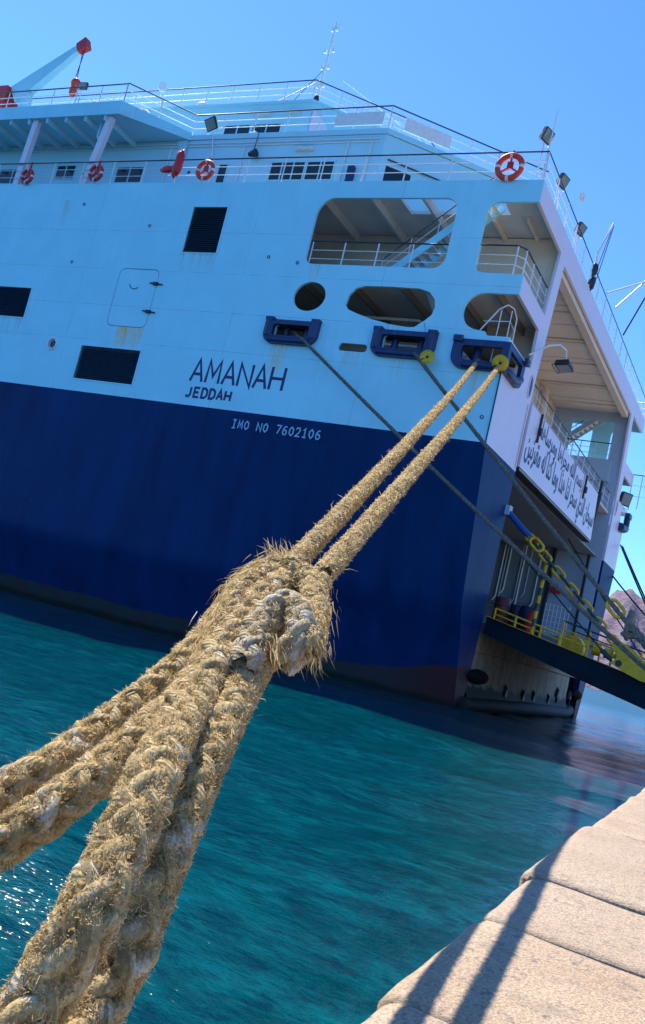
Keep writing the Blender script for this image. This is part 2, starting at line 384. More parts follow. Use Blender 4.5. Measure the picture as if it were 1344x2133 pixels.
def panel(name, outer, holes, mapf, t, mat, parent=None):
    """flat plate with real openings: outline + holes filled, thickness t; mapf(a, b, w) -> world"""
    cu_ = bpy.data.curves.new('tmp', 'CURVE'); cu_.dimensions = '2D'; cu_.fill_mode = 'BOTH'; cu_.extrude = t/2
    for loop in [outer]+list(holes):
        sp = cu_.splines.new('POLY'); sp.points.add(len(loop)-1)
        for p, (a, b) in zip(sp.points, loop): p.co = (a, b, 0, 1)
        sp.use_cyclic_u = True
    ob = bpy.data.objects.new('tmp', cu_); COL.objects.link(ob)
    dg = bpy.context.evaluated_depsgraph_get(); dg.update()
    me = bpy.data.meshes.new_from_object(ob.evaluated_get(dg)); me.name = name
    for v in me.vertices: v.co = mapf(*v.co)
    bm = bmesh.new(); bm.from_mesh(me); bmesh.ops.remove_doubles(bm, verts=bm.verts, dist=1e-4); bmesh.ops.recalc_face_normals(bm, faces=bm.faces); bm.to_mesh(me); bm.free()
    for p in me.polygons: p.use_smooth = False
    bpy.data.objects.remove(ob); bpy.data.curves.remove(cu_)
    return link(name, me, mat, parent)
def mside(y0): return lambda a, b, w: Vector((a, y0+w, b))
def mtran(x0): return lambda a, b, w: Vector((x0+w, a, b))
def mflat(z0): return lambda a, b, w: Vector((a, b, z0+w))
mir = lambda L: [(2*YM-a, b) for a, b in L]

def polyline_sample(pts, sp):
    out = []; pts = [Vector(p) for p in pts]
    for a, b in zip(pts[:-1], pts[1:]):
        n = max(1, round((b-a).length/sp))
        out += [a.lerp(b, i/n) for i in range(n)]
    return out+[pts[-1]]

def railing(parent, pts, h=1.12, rails=(.38, .74), sp=1.7, rp=.022, top=M_top, name='railing', post_w=.05):
    """handrail along a base line: dark top rail, pale intermediate rails, one mesh per post"""
    pts = [Vector(p) for p in pts]; up = Vector((0, 0, 1))
    m = MB()
    for z in rails: m.tube([p+up*z for p in pts], rp*.8, 6)
    o = m.build(name, M_white, parent)
    link('top_rail', MB().tube([p+up*h for p in pts], rp*1.5, 8).build_mesh(), top, o)
    for p in polyline_sample(pts, sp):
        me = POST.get((h, post_w))
        if me is None:
            me = MB().box(-post_w/2, post_w/2, -.012, .012, 0, h-.02).build_mesh('post'); POST[(h, post_w)] = me
        q = bpy.data.objects.new('post', me); COL.objects.link(q); 
        if not me.materials: me.materials.append(M_white)
        q.location = p; q.parent = o; q.matrix_parent_inverse = o.matrix_world.inverted() if False else Matrix.Identity(4)
    return o
POST = {}
def _bm(s, name='mesh'):
    me = bpy.data.meshes.new(name); me.from_pydata(s.v, [], s.f); me.polygons.foreach_set('use_smooth', s.sm); me.update(); return me
MB.build_mesh = _bm

# ================================================================== THE SETTING
# water: one sheet to the horizon, finer near the quay so that the swell is real relief there
def build_water():
    n1 = 150
    xs = np.concatenate([[-9000, -2500, -700, -200, -90], np.linspace(-62, 6, 150), [40, 300, 9000]])
    ys = np.concatenate([[-9000, -300, -20], np.linspace(-4, 62, 150), [80, 120, 200, 500, 1500, 4000, 9000]])
    X, Y = np.meshgrid(xs, ys, indexing='ij')
    r2 = np.random.default_rng(3); Z = np.zeros_like(X)
    for i in range(26):
        a = R(-66)+r2.normal(0, .45); lam = r2.uniform(1.2, 7.5); k = 2*math.pi/lam
        Z += .0052*lam*np.sin(k*(X*math.cos(a)+Y*math.sin(a))+r2.uniform(0, 6.28))*r2.uniform(.4, 1)
    inside = np.exp(-np.maximum(0, np.maximum(np.abs(X+28)-32, np.abs(Y-29)-31))/8)
    Z = Z*.75*inside + WATER
    v = np.stack([X, Y, Z], -1).reshape(-1, 3); nx, ny = X.shape
    idx = np.arange(nx*ny).reshape(nx, ny)
    f = np.stack([idx[:-1, :-1], idx[1:, :-1], idx[1:, 1:], idx[:-1, 1:]], -1).reshape(-1, 4)
    me = bpy.data.meshes.new('water'); me.from_pydata(v.tolist(), [], f.tolist()); me.polygons.foreach_set('use_smooth', [True]*len(f)); me.update()
    tag(link('water', me, M_water), kind='structure')
build_water()

# quay: body with a row of worn coping stones along the edge, each stone its own piece
def quay_edge(y): return -1.046 - .0425*y
qb = MB()
qv = [(-.93+.85-.10, -14, 0), (.92-.0425*70-.93, 70, 0)]
def prism_xy(m, poly, z0, z1):
    n = len(poly)
    m.add([(x, y, z0) for x, y in poly]+[(x, y, z1) for x, y in poly], [tuple(reversed(range(n))), tuple(range(n, 2*n))]+[(i, (i+1) % n, (i+1) % n+n, i+n) for i in range(n)])
prism_xy(qb, [(quay_edge(-14)+.06, -14), (60, -14), (60, 90), (quay_edge(90)+.06, 90)], -7, QUAY-.5)
quay = tag(qb.build('quay', M_stone), 'pale stone quay with worn coping along the water', kind='structure')
pv = MB(); prism_xy(pv, [(quay_edge(-14)+2.55, -14), (60, -14), (60, 90), (quay_edge(90)+2.55, 90)], QUAY-.497, QUAY-.02)
tag(pv.build('quay_pavement', M_stone), kind='structure')
def coping(y0, y1, dx, dz, seed, i_thin=False):
    """one big worn block: rounded edges, slightly uneven top"""
    g = .006 if i_thin else .014; nx_, ny_ = 26, max(8, int((y1-y0)*9))
    bm = bmesh.new(); bmesh.ops.create_grid(bm, x_segments=nx_, y_segments=ny_, size=.5)
    x0, x1 = dx, 2.5
    for v in bm.verts:
        u, t = v.co.x+.5, v.co.y+.5
        y = y0+g+(y1-y0-2*g)*t; xx = quay_edge(y)+x0+(x1-x0)*(u**1.5)
        dw = (xx-quay_edge(y)-x0); de = min(y-y0-g, y1-g-y)
        rnd = .035+.02*noise.noise(Vector((y*.9, seed, 0)))
        z = -rnd*max(0, 1-dw/.10)**2.2 - (.008 if i_thin else .022)*max(0, 1-de/.05)**2
        z += .012*noise.noise(Vector((xx*1.7, y*1.7, seed)))+.004*noise.noise(Vector((xx*7, y*7, seed)))
        if dw < .02: xx += .014*noise.noise(Vector((y*2.3, seed*3.1, 1)))
        v.co = (xx, y, QUAY+dz+z)
    edge = [e for e in bm.edges if e.is_boundary]
    r = bmesh.ops.extrude_edge_only(bm, edges=edge)
    for v in [q for q in r['geom'] if isinstance(q, bmesh.types.BMVert)]:
        v.co.z = QUAY-.55
    bmesh.ops.recalc_face_normals(bm, faces=bm.faces)
    me = bpy.data.meshes.new('coping_stone'); bm.to_mesh(me); bm.free()
    for p in me.polygons: p.use_smooth = True
    link('coping_stone', me, M_stone, quay)
ysj = [-13, -9.2, -6.1, -2.6, .9, 3.74, 5.35, 6.82, 10.0, 12.2, 14.6, 17.6, 20.3, 22.5, 24.6, 27.2, 30, 33, 36.2, 39, 42, 45, 48.5, 52, 55, 58.5, 62, 66, 70]
for i, (a, b) in enumerate(zip(ysj[:-1], ysj[1:])):
    coping(a, b, {4: .03, 5: .0, 6: .01, 7: -.05}.get(i, random.uniform(-.04, .03)), {7: .03, 5: 0., 6: .004}.get(i, random.uniform(-.015, .02)), i*1.7+.3, i != 7)

# mountains far across the gulf
def mountain(name, pts, depth, dist, seed):
    """ridge given by pixel directions, built as a rough relief with real depth"""
    n = 90; m = 26; vs = []; fs = []
    az = []; el = []
    for x, y in pts:
        v = ray(x, y); az.append(math.atan2(v.x, v.y)); el.append(v.z/math.hypot(v.x, v.y))
    A = np.linspace(az[0], az[-1], n); H = np.interp(A, az, el)*dist
    for i in range(n):
        for j in range(m):
            t = j/(m-1); d = dist-depth*(1-t)
            prof = max(0, 1-abs(t-.62)/.62) if t < .62 else max(0, 1-(t-.62)/.5)
            h = H[i]*prof**1.15
            q = Vector((A[i]*40, t*3, seed))
            h *= 1+.42*(noise.fractal(q*1.3, 1.0, 2.0, 6))*(1-prof*.75)
            if j == 0: h = -12
            vs.append((math.sin(A[i])*d, math.cos(A[i])*d, WATER+max(-12, h)))
    for i in range(n-1):
        for j in range(m-1): a = i*m+j; fs.append((a, a+m, a+m+1, a+1))
    me = bpy.data.meshes.new(name); me.from_pydata(vs, [], fs); me.polygons.foreach_set('use_smooth', [True]*len(fs))
    tag(link(name, me, M_rock), kind='structure')
mountain('mountain', [(1130, 1370), (1180, 1352), (1225, 1310), (1250, 1275), (1268, 1258), (1290, 1254), (1312, 1248), (1330, 1262), (1352, 1285), (1400, 1310), (1470, 1340), (1560, 1345), (1700, 1395), (1900, 1470)], 1500, 4200, 2.2)

# ================================================================== THE FERRY
ferry = thing('ferry', 'large white and navy blue car ferry moored stern to the quay', 'ferry', (-40, 46, WATER))
T = .12
# --- white side plate with its openings
def side_outline(x_end):
    o = [(x_end, 7.5), (XT, 7.5), (XT, 10.38), (-11.75, 10.38)]
    o += [(-11.75-.45*math.sin(i*math.pi/12), 10.38+.42*(1-math.cos(i*math.pi/12))) for i in range(1, 7)]
    o += [(-12.2, 11.1), (XT, 11.1), (XT, 11.45), (-11.35, 11.45), (-11.45, 11.6), (-11.9, 11.66)]
    o += [(-11.8-.66*math.sin(q), 12.36-.70*math.cos(q)) for q in [math.pi*i/12 for i in range(1, 12)]]
    o += [(-11.7, 13.08), (XT, 13.08), (XT, 13.84), (-12.05, 13.86)]
    o += [(-12.05-.36*math.sin(i*math.pi/12), 14.22-.36*math.cos(i*math.pi/12)) for i in range(1, 7)]
    o += [(-12.41+.45*(1-math.cos(i*math.pi/12)), 16.22+.45*math.sin(i*math.pi/12)) for i in range(0, 7)]
    o += [(XT, 16.67), (XT, 17.55), (x_end, 17.55)]
    return o
oval2 = [(-17.36, 12.3), (-17.3, 12.72), (-17.08, 13.0), (-16.7, 13.12), (-15.6, 13.14), (-14.4, 13.12), (-13.95, 13.0), (-13.68, 12.72), (-13.6, 12.4), (-13.66, 12.1), (-13.9, 11.85), (-14.1, 11.7), (-14.25, 11.58), (-14.5, 11.55), (-15.3, 11.63), (-16.1, 11.78), (-16.8, 11.98), (-17.2, 12.12)]
side_holes = [
    rrect(-19.68, -13.62, 13.95, 16.83, (.35, .5, .55, .75)),
    ell(-19.06, 12.56, .73, .62), oval2,
    rrect(-20.25, -18.6, 10.75, 11.3, .12), rrect(-15.35, -13.6, 10.62, 11.22, .12),
    rrect(-17.22, -15.98, 10.42, 10.74, .155),
    rrect(-25.95, -24.1, 14.25, 16.41, .06), rrect(-30.15, -26.7, 8.06, 9.65, .06), rrect(-37.6, -34.13, 10.7, 12.21, .06),
    rrect(-29.09, -26.83, 10.66, 13.41, .32), ell(-31.92, 9.57, .25, .27)]
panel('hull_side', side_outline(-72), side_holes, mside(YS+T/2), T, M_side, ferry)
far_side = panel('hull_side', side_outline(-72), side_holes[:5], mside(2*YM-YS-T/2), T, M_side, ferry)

# --- stern quarter plates (near and, mirrored, far)
y0 = YS+T
quarter = [(y0, 7.5), (35.2, 7.5), (35.25, 11.0), (35.85, 16.45), (35.85, 17.55), (y0, 17.55), (y0, 16.67), (35.0, 16.62), (34.62, 13.76), (y0, 13.84), (y0, 13.08), (34.25, 13.03), (34.3, 11.42), (y0, 11.45), (y0, 11.1), (32.72, 11.1)]
quarter += [(32.3+.42*math.cos(i*math.pi/12), 10.8-.42*math.sin(i*math.pi/12)) for i in range(0, 7)] + [(y0, 10.38)]
panel('stern_quarter', quarter, [], mtran(XT-T/2), T, M_stern, ferry)
panel('stern_quarter', mir(quarter), [], mtran(XT-T/2), T, M_stern, ferry)
MB().box(XT-T, XT, 35.853, 2*YM-35.853, 16.45, 17.55).build('stern_beam', M_stern, ferry)
MB().box(XT-T-.05, XT-T-.4, 35.9, 2*YM-35.9, 16.2, 16.5).build('stern_beam_flange', M_warm_inner, ferry)

# --- navy lower hull: lofted, turning in below the knuckle
def inset(x, z):
    s = min(1, max(0, (x+24)/13.5)); s = s*s*(3-2*s)
    kn = 1.0 if x < -24 else 1.0+.7*s
    a = max(0, (7.4-z)/6.8)*1.45*s if z > .6 else 1.45*s
    c = max(0, kn-z)/(kn-WATER)*(1.25+.2*s)
    bow = max(0, (-44-x)/28)**2*9
    return a+c+bow*(1 if z < 7.5 else .55)
def hull_loft(sign):
    xs = list(np.linspace(-72, -26, 24))+list(np.linspace(-25, XT, 24)); zs = [7.5, 7.2, 6, 4.5, 3, 2, 1.5, 1.2, .9, .6, .2, -.4, -1, -1.6, -2, -2.8, -3.6]
    vs = []; fs = []
    for x in xs:
        for z in zs:
            y = YS+inset(x, z)
            vs.append((x, y if sign > 0 else 2*YM-y, z))
    n = len(zs)
    for i in range(len(xs)-1):
        for j in range(n-1): a = i*n+j; fs.append((a, a+1, a+n+1, a+n) if sign > 0 else (a, a+n, a+n+1, a+1))
    m = MB(); m.add(vs, fs, True); o = m.build('hull_bottom', M_navy, ferry)
    # navy part of the stern quarter
    vs = []; fs = []
    for z in zs:
        yi = YS+inset(XT, z); yo = 35.2 if z > 2 else 35.2-.1*(2-z)
        for k in range(5):
            y = yi+(max(yo, yi+.5)-yi)*k/4; vs.append((XT, y if sign > 0 else 2*YM-y, z))
    for i in range(len(zs)-1):
        for k in range(4): a = i*5+k; fs.append((a, a+5, a+6, a+1))
    # return plate into the car deck opening
    b = len(vs)
    for z in zs:
        yo = 35.2 if z > 2 else 35.2-.1*(2-z)
        for xx in (XT, XT-.35): vs.append((xx, yo if sign > 0 else 2*YM-yo, z))
    for i in range(len(zs)-1): a = b+i*2; fs.append((a, a+2, a+3, a+1))
    m = MB(); m.add(vs, fs); m.build('stern_quarter_plate', M_navy, ferry)
hull_loft(1); hull_loft(-1)

# --- stern plate under the ramp, rounded fenders
def stern_lower():
    vs = []; fs = []; zs = [1.5, .9, .3, -.3, -.8, -1.2, -1.5, -1.9, -2.4, -3.2]; n = 34
    for z in zs:
        for k in range(n+1):
            y = 35.0+(57.2-35.0)*k/n
            x = XT-.12 - .0*(z) + (.0 if z > -1 else .25*min(1, (-1-z)/.6))
            e = max(0, (k/n-.86)/.14); x -= 1.6*e*e
            vs.append((x, y, z))
    for i in range(len(zs)-1):
        for k in range(n): a = i*(n+1)+k; fs.append((a, a+n+1, a+n+2, a+1))
    m = MB(); m.add(vs, fs, True); o = m.build('stern_plate', M_rust, ferry)
    m = MB(); m.tube([(XT-.05, 35.3, .35), (XT-.05, 56.2, .35)], .035, 6); m.build('weld_seam', M_rust, o)
    for y, l in ((35.9, 2.6), (56.3, 2.2)):
        m = MB(); pts = [(XT+.05, y-l*.5+l*i/8, -.62) for i in range(9)]
        m.tube(pts, [.03, .16, .24, .28, .3, .28, .25, .18, .03], 14); m.build('fender', M_black, ferry)
    m = MB(); m.tube([(XT+.0, 34.6, -1.72), (XT+.02, 45, -1.68), (XT+.0, 54, -1.7), (XT-.3, 56.6, -1.6), (XT-1.2, 57.6, -1.5)], [.28, .33, .3, .36, .3], 12); m.build('rubbing_strake', M_rust, ferry)
    lug = MB(); lug.add([(0, -.28, -.25), (0, .28, -.25), (0, 0, .3), (.14, -.2, -.25), (.14, .2, -.25), (.14, 0, .15)], [(0, 1, 2), (3, 5, 4), (0, 3, 4, 1), (1, 4, 5, 2), (2, 5, 3, 0)])
    lug.tube([(.07, 0, -.2), (.1, .03, -.55)], .06, 6); lme = lug.build_mesh('lug'); lme.materials.append(M_dark)
    for px_, py_ in ((1055, 1442), (1091, 1450), (1113, 1452), (1143, 1458), (1163, 1444), (1189, 1449)):
        q = onx(px_, py_, XT+.02); a = bpy.data.objects.new('lug', lme); COL.objects.link(a); a.parent = o; a.location = (XT-.1, q.y, q.z+.05)
stern_lower()

# --- decks and inner walls
hatch = [(-16.6, 31.75), (-12.3, 31.75), (-12.3, 33.3), (-16.6, 33.3)]
deck_out = [(-72, YS+T), (XT-T, YS+T), (XT-T, 2*YM-YS-T), (-72, 2*YM-YS-T)]
panel('main_deck', deck_out, [hatch], mflat(17.42), .16, M_inner, ferry)
def both(fn):
    for s in (1, -1):
        fn(lambda y: y if s > 0 else 2*YM-y, s)
def casing(Y, s):
    MB().box(-24, XT-T-.004, Y(YS+T+.01), Y(35.2), 13.4, 13.52).build('casing_deck', M_inner, ferry)
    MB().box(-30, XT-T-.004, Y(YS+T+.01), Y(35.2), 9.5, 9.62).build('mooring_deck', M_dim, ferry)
    # inner casing wall with a doorway to the stern platform
    wall = [(-24, 1.5), (XT-T-.01, 1.5), (XT-T-.01, 17.3), (-24, 17.3)]
    hole = rrect(-14.0, -11.45, 13.62, 15.95, .05)
    panel('casing_wall', wall, [hole] if s < 0 else [], mside(Y(35.3)), .1, M_casing if s < 0 else M_warm_inner, ferry)
    MB().box(-24, -23.9, Y(YS+T+.01), Y(35.24), 9.62, 17.3).build('casing_bulkhead', M_warm_inner, ferry)
    for x in (-22.2, -19.9, -17.6, -15.3) if s > 0 else (-19, -16):
        MB().box(x-.06, x+.06, Y(YS+T+.02), Y(35.24), 16.98, 17.335).build('deck_beam', M_inner, ferry)
    for x in (-11.6, -13.0): MB().box(x-.05, x+.05, Y(33.4), Y(35.24), 17.12, 17.335).build('deck_beam', M_warm_inner, ferry)
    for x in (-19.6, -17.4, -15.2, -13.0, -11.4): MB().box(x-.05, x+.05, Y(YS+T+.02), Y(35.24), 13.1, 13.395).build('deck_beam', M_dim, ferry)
    # stairs up through the hatch
    st = MB(); a = Vector((-16.9, Y(31.85), 13.5)); b = Vector((-12.5, Y(31.85), 17.4))
    st.beam(a, b, .05, .32); st.beam(a+Vector((0, s*1.0, 0)), b+Vector((0, s*1.0, 0)), .05, .32)
    stair = st.build('stair', M_side if s > 0 else M_inner, ferry)
    for k in range(1, 17):
        p = a.lerp(b, k/17); MB().box(p.x-.13, p.x+.13, Y(31.88), Y(32.82), p.z-.02, p.z+.02).build('tread', M_inner, stair)
    MB().tube([a+Vector((.1, 0, 1.0)), b+Vector((0, 0, 1.0))], .025, 8).build('stair_handrail', M_top, stair)
    hm = MB(); hm.tube([a+Vector((.1, 0, .62)), b+Vector((0, 0, .62))], .015, 6)
    for k in (1, 5, 9, 13, 16):
        p = a.lerp(b, k/17); hm.tube([p, p+Vector((0, 0, 1.0))], .018, 6)
    hm.build('stair_guard', M_white, stair)
both(casing)
# mooring deck clutter seen through the openings
cl = [MB() for _ in range(5)]
for k, z in enumerate((12.75, 12.5, 12.3, 11.9)):
    MB().tube([(-23.5, 33.4+.25*k, z), (-15.2, 33.4+.25*k, z), (-14.4, 34.0+.2*k, z-.35), (-13.2, 34.4, z-.5)], .07, 8).build('pipe', M_inner if k % 2 else M_warm_inner, ferry)
MB().beam((-14.2, 31.3, 13.35), (-12.9, 35.1, 9.9), .22, .22).build('bracket', M_inner, ferry)
MB().beam((-11.6, 34.6, 13.3), (-12.6, 34.9, 9.9), .16, .16).build('bracket', M_warm_inner, ferry)
wn = MB(); wn.disc((-16.2, 33.4, 10.35), (1, 0, 0), .55, 1.0, 18); wn.disc((-15.6, 33.4, 10.35), (1, 0, 0), .75, .06, 18); wn.disc((-16.8, 33.4, 10.35), (1, 0, 0), .75, .06, 18)
wn.box(-17.4, -15.2, 33.0, 33.8, 9.62, 9.95); wn.build('mooring_winch', M_dark, ferry)
wn = MB(); wn.disc((-20.2, 33.2, 10.4), (1, 0, 0), .55, .8, 18); wn.box(-20.9, -19.5, 32.9, 33.6, 9.62, 10.0); wn.build('mooring_winch', M_dark, ferry)

# --- recess over the ramp: soffit boards, back wall, platform
o = MB().box(-15.2, XT-T-.41, 35.36, 56.64, 16.56, 16.62).build('soffit', M_warm_inner, ferry)
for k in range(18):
    y = 35.45+k*1.17; MB().box(-15.1, XT-T-.43, y, y+1.12, 16.49+.02*(k % 2), 16.555).build('soffit_plank', M_warm_inner, o)
for k in range(6): MB().box(-15.05, XT-T-.42, 37.3+k*3.5, 37.42+k*3.5, 16.41, 16.485).build('soffit_beam', M_warm_inner, o)
bw = MB().box(-15.3, -15.2, 35.36, 56.64, 10.46, 16.6).build('recess_back_wall', M_warm_inner, ferry)
for k in range(8): MB().box(-15.196, -15.08, 37+k*2.5, 37.1+k*2.5, 10.5, 16.4).build('stiffener', M_warm_inner, bw)
MB().tube([(-14.7, 52.0, 10.5), (-14.7, 52.0, 15.6), (-14.9, 52.3, 16.2)], .22, 12).build('vent_pipe', M_warm_inner, ferry)
MB().box(-15.2, XT-.3, 35.36, 56.6, 10.3, 10.45).build('stern_platform', M_inner, ferry)
railing(ferry, [(XT-.34, 35.5, 10.45), (XT-.34, 51, 10.45), (XT-.34, 56.2, 10.45)], 1.05, (.35, .7), 1.6, .02)
# far casing: bright rails at its doorway
railing(ferry, [(-14.1, 2*YM-35.42, 13.55), (-11.4, 2*YM-35.42, 13.55)], 1.05, (.35, .7), .9, .022)
MB().box(-15.2, XT-T-.5, 56.2, 56.62, 12.2, 13.5).build('platform_girder', M_casing, ferry)

# --- car deck behind the ramp
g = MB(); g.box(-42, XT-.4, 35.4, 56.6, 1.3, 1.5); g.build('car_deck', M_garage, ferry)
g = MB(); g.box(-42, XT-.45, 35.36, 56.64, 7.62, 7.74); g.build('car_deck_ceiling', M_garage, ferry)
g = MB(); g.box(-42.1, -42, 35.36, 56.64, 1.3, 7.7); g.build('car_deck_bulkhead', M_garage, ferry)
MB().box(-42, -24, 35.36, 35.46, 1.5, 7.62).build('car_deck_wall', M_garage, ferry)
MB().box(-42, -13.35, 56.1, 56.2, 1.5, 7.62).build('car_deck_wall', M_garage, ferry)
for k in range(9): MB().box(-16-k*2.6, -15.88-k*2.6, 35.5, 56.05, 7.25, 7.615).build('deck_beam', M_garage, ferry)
for k, x in enumerate((-13.7, -14.0, -14.6, -15.0, -15.15, -15.9, -16.1, -16.3)):
    MB().tube([(x, 56.0, 7.5), (x, 56.0, 3.6+(k % 3)*.5), (x-.15, 56.0, 3.3+(k % 3)*.5)], .035+.02*(k % 2), 6).build('pipe', M_white if k % 2 else M_inner, ferry)
for k in range(7): MB().tube([(-13.6, 56.02, 2.9+k*.18), (-20, 56.02, 2.9+k*.18)], .03, 6).build('cable_run', M_garage, ferry)
MB().box(-13.36, -13.2, 55.9, 56.24, 1.5, 7.6).build('door_frame', M_dark, ferry)
MB().box(-11.35, -11.2, 56.05, 56.24, 1.5, 7.6).build('door_frame', M_dark, ferry)

# --- raised upper stern door: the lettered white panel
door_poly = [(35.33, 7.76), (51.45, 7.76), (50.9, 10.28), (46.9, 10.30), (35.33, 10.34)]
door = panel('stern_door_panel', door_poly, [], mtran(XT+.03), .1, M_stern, ferry)
tag(door, 'white stern door panel with two lines of Arabic lettering')
MB().box(XT-.35, XT+.06, 35.4, 51.5, 7.63, 7.755).build('door_sill', M_dark, door)
MB().tube([(XT+.07, 35.4, 7.68), (XT+.07, 51.4, 7.68)], .02, 6).build('door_seal', M_warm_inner, door)
for y in (36.9, 47.3):
    MB().box(XT+.08, XT+.16, y-.07, y+.07, 9.2, 10.4).box(XT+.16, XT+.24, y-.12, y+.12, 9.5, 9.8).build('door_latch', M_dark, door)
MB().box(XT+.081, XT+.086, 46.85, 46.9, 7.8, 10.28).build('door_joint', M_dark, door)
# hydraulic ram beside the door
m = MB(); m.tube([(XT-.15, 51.9, 8.1), (XT-.1, 52.2, 10.6)], .14, 10); m.tube([(XT-.12, 52.05, 9.2), (XT-.1, 52.3, 11.3)], .08, 8); m.build('hydraulic_ram', M_dark, ferry)

# Arabic lettering: letters joined with their contextual forms, set right to left
AR = {'ا': ('\uFE8D', '\uFE8E', None, None), 'ب': ('\uFE8F', '\uFE90', '\uFE91', '\uFE92'), 'ج': ('\uFE9D', '\uFE9E', '\uFE9F', '\uFEA0'), 'ح': ('\uFEA1', '\uFEA2', '\uFEA3', '\uFEA4'),
      'خ': ('\uFEA5', '\uFEA6', '\uFEA7', '\uFEA8'), 'ذ': ('\uFEAB', '\uFEAC', None, None), 'ر': ('\uFEAD', '\uFEAE', None, None), 'س': ('\uFEB1', '\uFEB2', '\uFEB3', '\uFEB4'),
      'ق': ('\uFED5', '\uFED6', '\uFED7', '\uFED8'), 'ك': ('\uFED9', '\uFEDA', '\uFEDB', '\uFEDC'), 'ل': ('\uFEDD', '\uFEDE', '\uFEDF', '\uFEE0'), 'م': ('\uFEE1', '\uFEE2', '\uFEE3', '\uFEE4'),
      'ن': ('\uFEE5', '\uFEE6', '\uFEE7', '\uFEE8'), 'ه': ('\uFEE9', '\uFEEA', '\uFEEB', '\uFEEC'), 'و': ('\uFEED', '\uFEEE', None, None), 'ي': ('\uFEF1', '\uFEF2', '\uFEF3', '\uFEF4')}
def shape_ar(s):
    out = []
    for i, c in enumerate(s):
        if c not in AR: out.append(c); continue
        prev = i > 0 and s[i-1] in AR and AR[s[i-1]][2] is not None
        nxt = i+1 < len(s) and s[i+1] in AR and AR[c][2] is not None
        out.append(AR[c][3] if prev and nxt else AR[c][1] if prev else AR[c][2] if nxt else AR[c][0])
    return ''.join(reversed(out))
def ar_line(s, ya, yb, za, zb, parent):
    c = bpy.data.curves.new('lettering', 'FONT'); c.body = shape_ar(s); c.offset = .022; c.extrude = .002
    ob = bpy.data.objects.new('tmp', c); COL.objects.link(ob); dg = bpy.context.evaluated_depsgraph_get(); dg.update()
    me = bpy.data.meshes.new_from_object(ob.evaluated_get(dg)); bpy.data.objects.remove(ob)
    P = np.array([v.co for v in me.vertices]); mn, mx = P.min(0), P.max(0)
    for v in me.vertices:
        v.co = Vector((XT+.087+v.co.z, ya+(v.co.x-mn[0])/(mx[0]-mn[0])*(yb-ya), za+(v.co.y-mn[1])/(mx[1]-mn[1])*(zb-za)))
    tag(link('lettering', me, M_slate, parent), 'dark slate Arabic letters painted on the white stern door')
ar_line('سبحان الذي سخر لنا هذا وما كنا له مقرنين', 35.6, 51.0, 7.82, 9.38, door)
ar_line('بسم الله مجراها ومرساها', 37.4, 46.6, 9.12, 10.3, door)

# ---------------------------------------------------------------- fittings on the ship's side
def fairlead(x0, x1, z0, z1, parent):
    """blue roller fairlead: U-shaped frame with two heavy posts, recessed mouth, two rollers"""
    out = rrect(x0, x1, z0, z1-.08, (.42, .5, .02, .02), 8)
    hole = rrect(x0+.4, x1-.4, z0+.32, z1-.27, .08)
    f = panel('fairlead', out, [hole], mside(YS-.10), .2, M_frame, parent)
    for xx in (x0+.17, x1-.17):
        MB().box(xx-.18, xx+.18, YS-.24, YS-.003, z1-.12, z1+.02).tube([(xx, YS-.1, z0+.3), (xx, YS-.1, z1-.1)], .17, 12).build('roller_post', M_frame, f)
    MB().tube([(x0+.3, YS-.12, z0+.16), (x1-.3, YS-.12, z0+.16)], .15, 12).build('sill_roller', M_frame, f)
    MB().box(x0+.3, x1-.3, YS+.121, YS+.5, z1-.28, z1-.2).build('mouth_plate', M_dark, f)
    for xx in (x0+.75, x1-.75): MB().tube([(xx, YS+.35, z0+.2), (xx, YS+.35, z1-.2)], .14, 12).build('roller', M_frame, f)
    return f
fairlead(-20.66, -18.2, 10.45, 11.52, ferry)
fairlead(-15.78, -13.2, 10.3, 11.42, ferry)
# corner fairlead: wraps from the side round to the stern
cf = panel('fairlead', rrect(-12.5, XT+.001, 10.1, 11.22, (.5, .02, .02, .02), 8), [rrect(-12.12, XT-.1, 10.42, 10.98, (.25, .02, .02, .1))], mside(YS-.08), .16, M_frame, ferry)
cq = rrect(YS-.16, 33.1, 10.1, 11.22, (.02, .5, .02, .02), 8)
panel('stern_frame', cq, [rrect(YS+.1, 32.72, 10.42, 10.98, (.02, .28, .05, .02))], mtran(XT+.08), .155, M_frame, cf)
MB().box(-12.5, -12.14, YS-.26, YS-.165, 11.1, 11.32).build('roller_post', M_frame, cf)
MB().box(XT+.16, XT+.3, 32.8, 33.14, 11.1, 11.34).build('roller_post', M_frame, cf)
MB().tube([(-12.0, YS-.1, 10.26), (-11, YS-.1, 10.26), (XT+.05, YS-.07, 10.25), (XT+.12, YS+.4, 10.24), (XT+.12, 32.3, 10.26), (XT+.12, 32.9, 10.5)], .15, 12).build('sill_roller', M_frame, cf)
MB().tube([(-11.7, YS+.4, 10.2), (-11.7, YS+.4, 11.1)], .16, 12).build('roller', M_frame, cf)
MB().box(-12.4, XT-.14, YS+.2, 33.2, 11.06, 11.095).build('mouth_plate', M_dim, cf)
MB().beam((-11.9, 32.4, 11.0), (XT-.9, 31.6, 10.5), .5, .06).build('chute_plate', M_white, cf)
# far corner fairlead silhouette
m = MB(); m.tube([(XT+.1, 59.2, 10.1), (XT+.15, 60.0, 10.1), (XT+.1, 61.0, 10.3)], .26, 12); m.tube([(XT+.12, 61.05, 10.2), (XT+.12, 61.05, 11.3)], .2, 10); m.box(XT+.02, XT+.3, 60.7, 61.6, 11.0, 11.3); m.build('fairlead', M_frame, ferry)
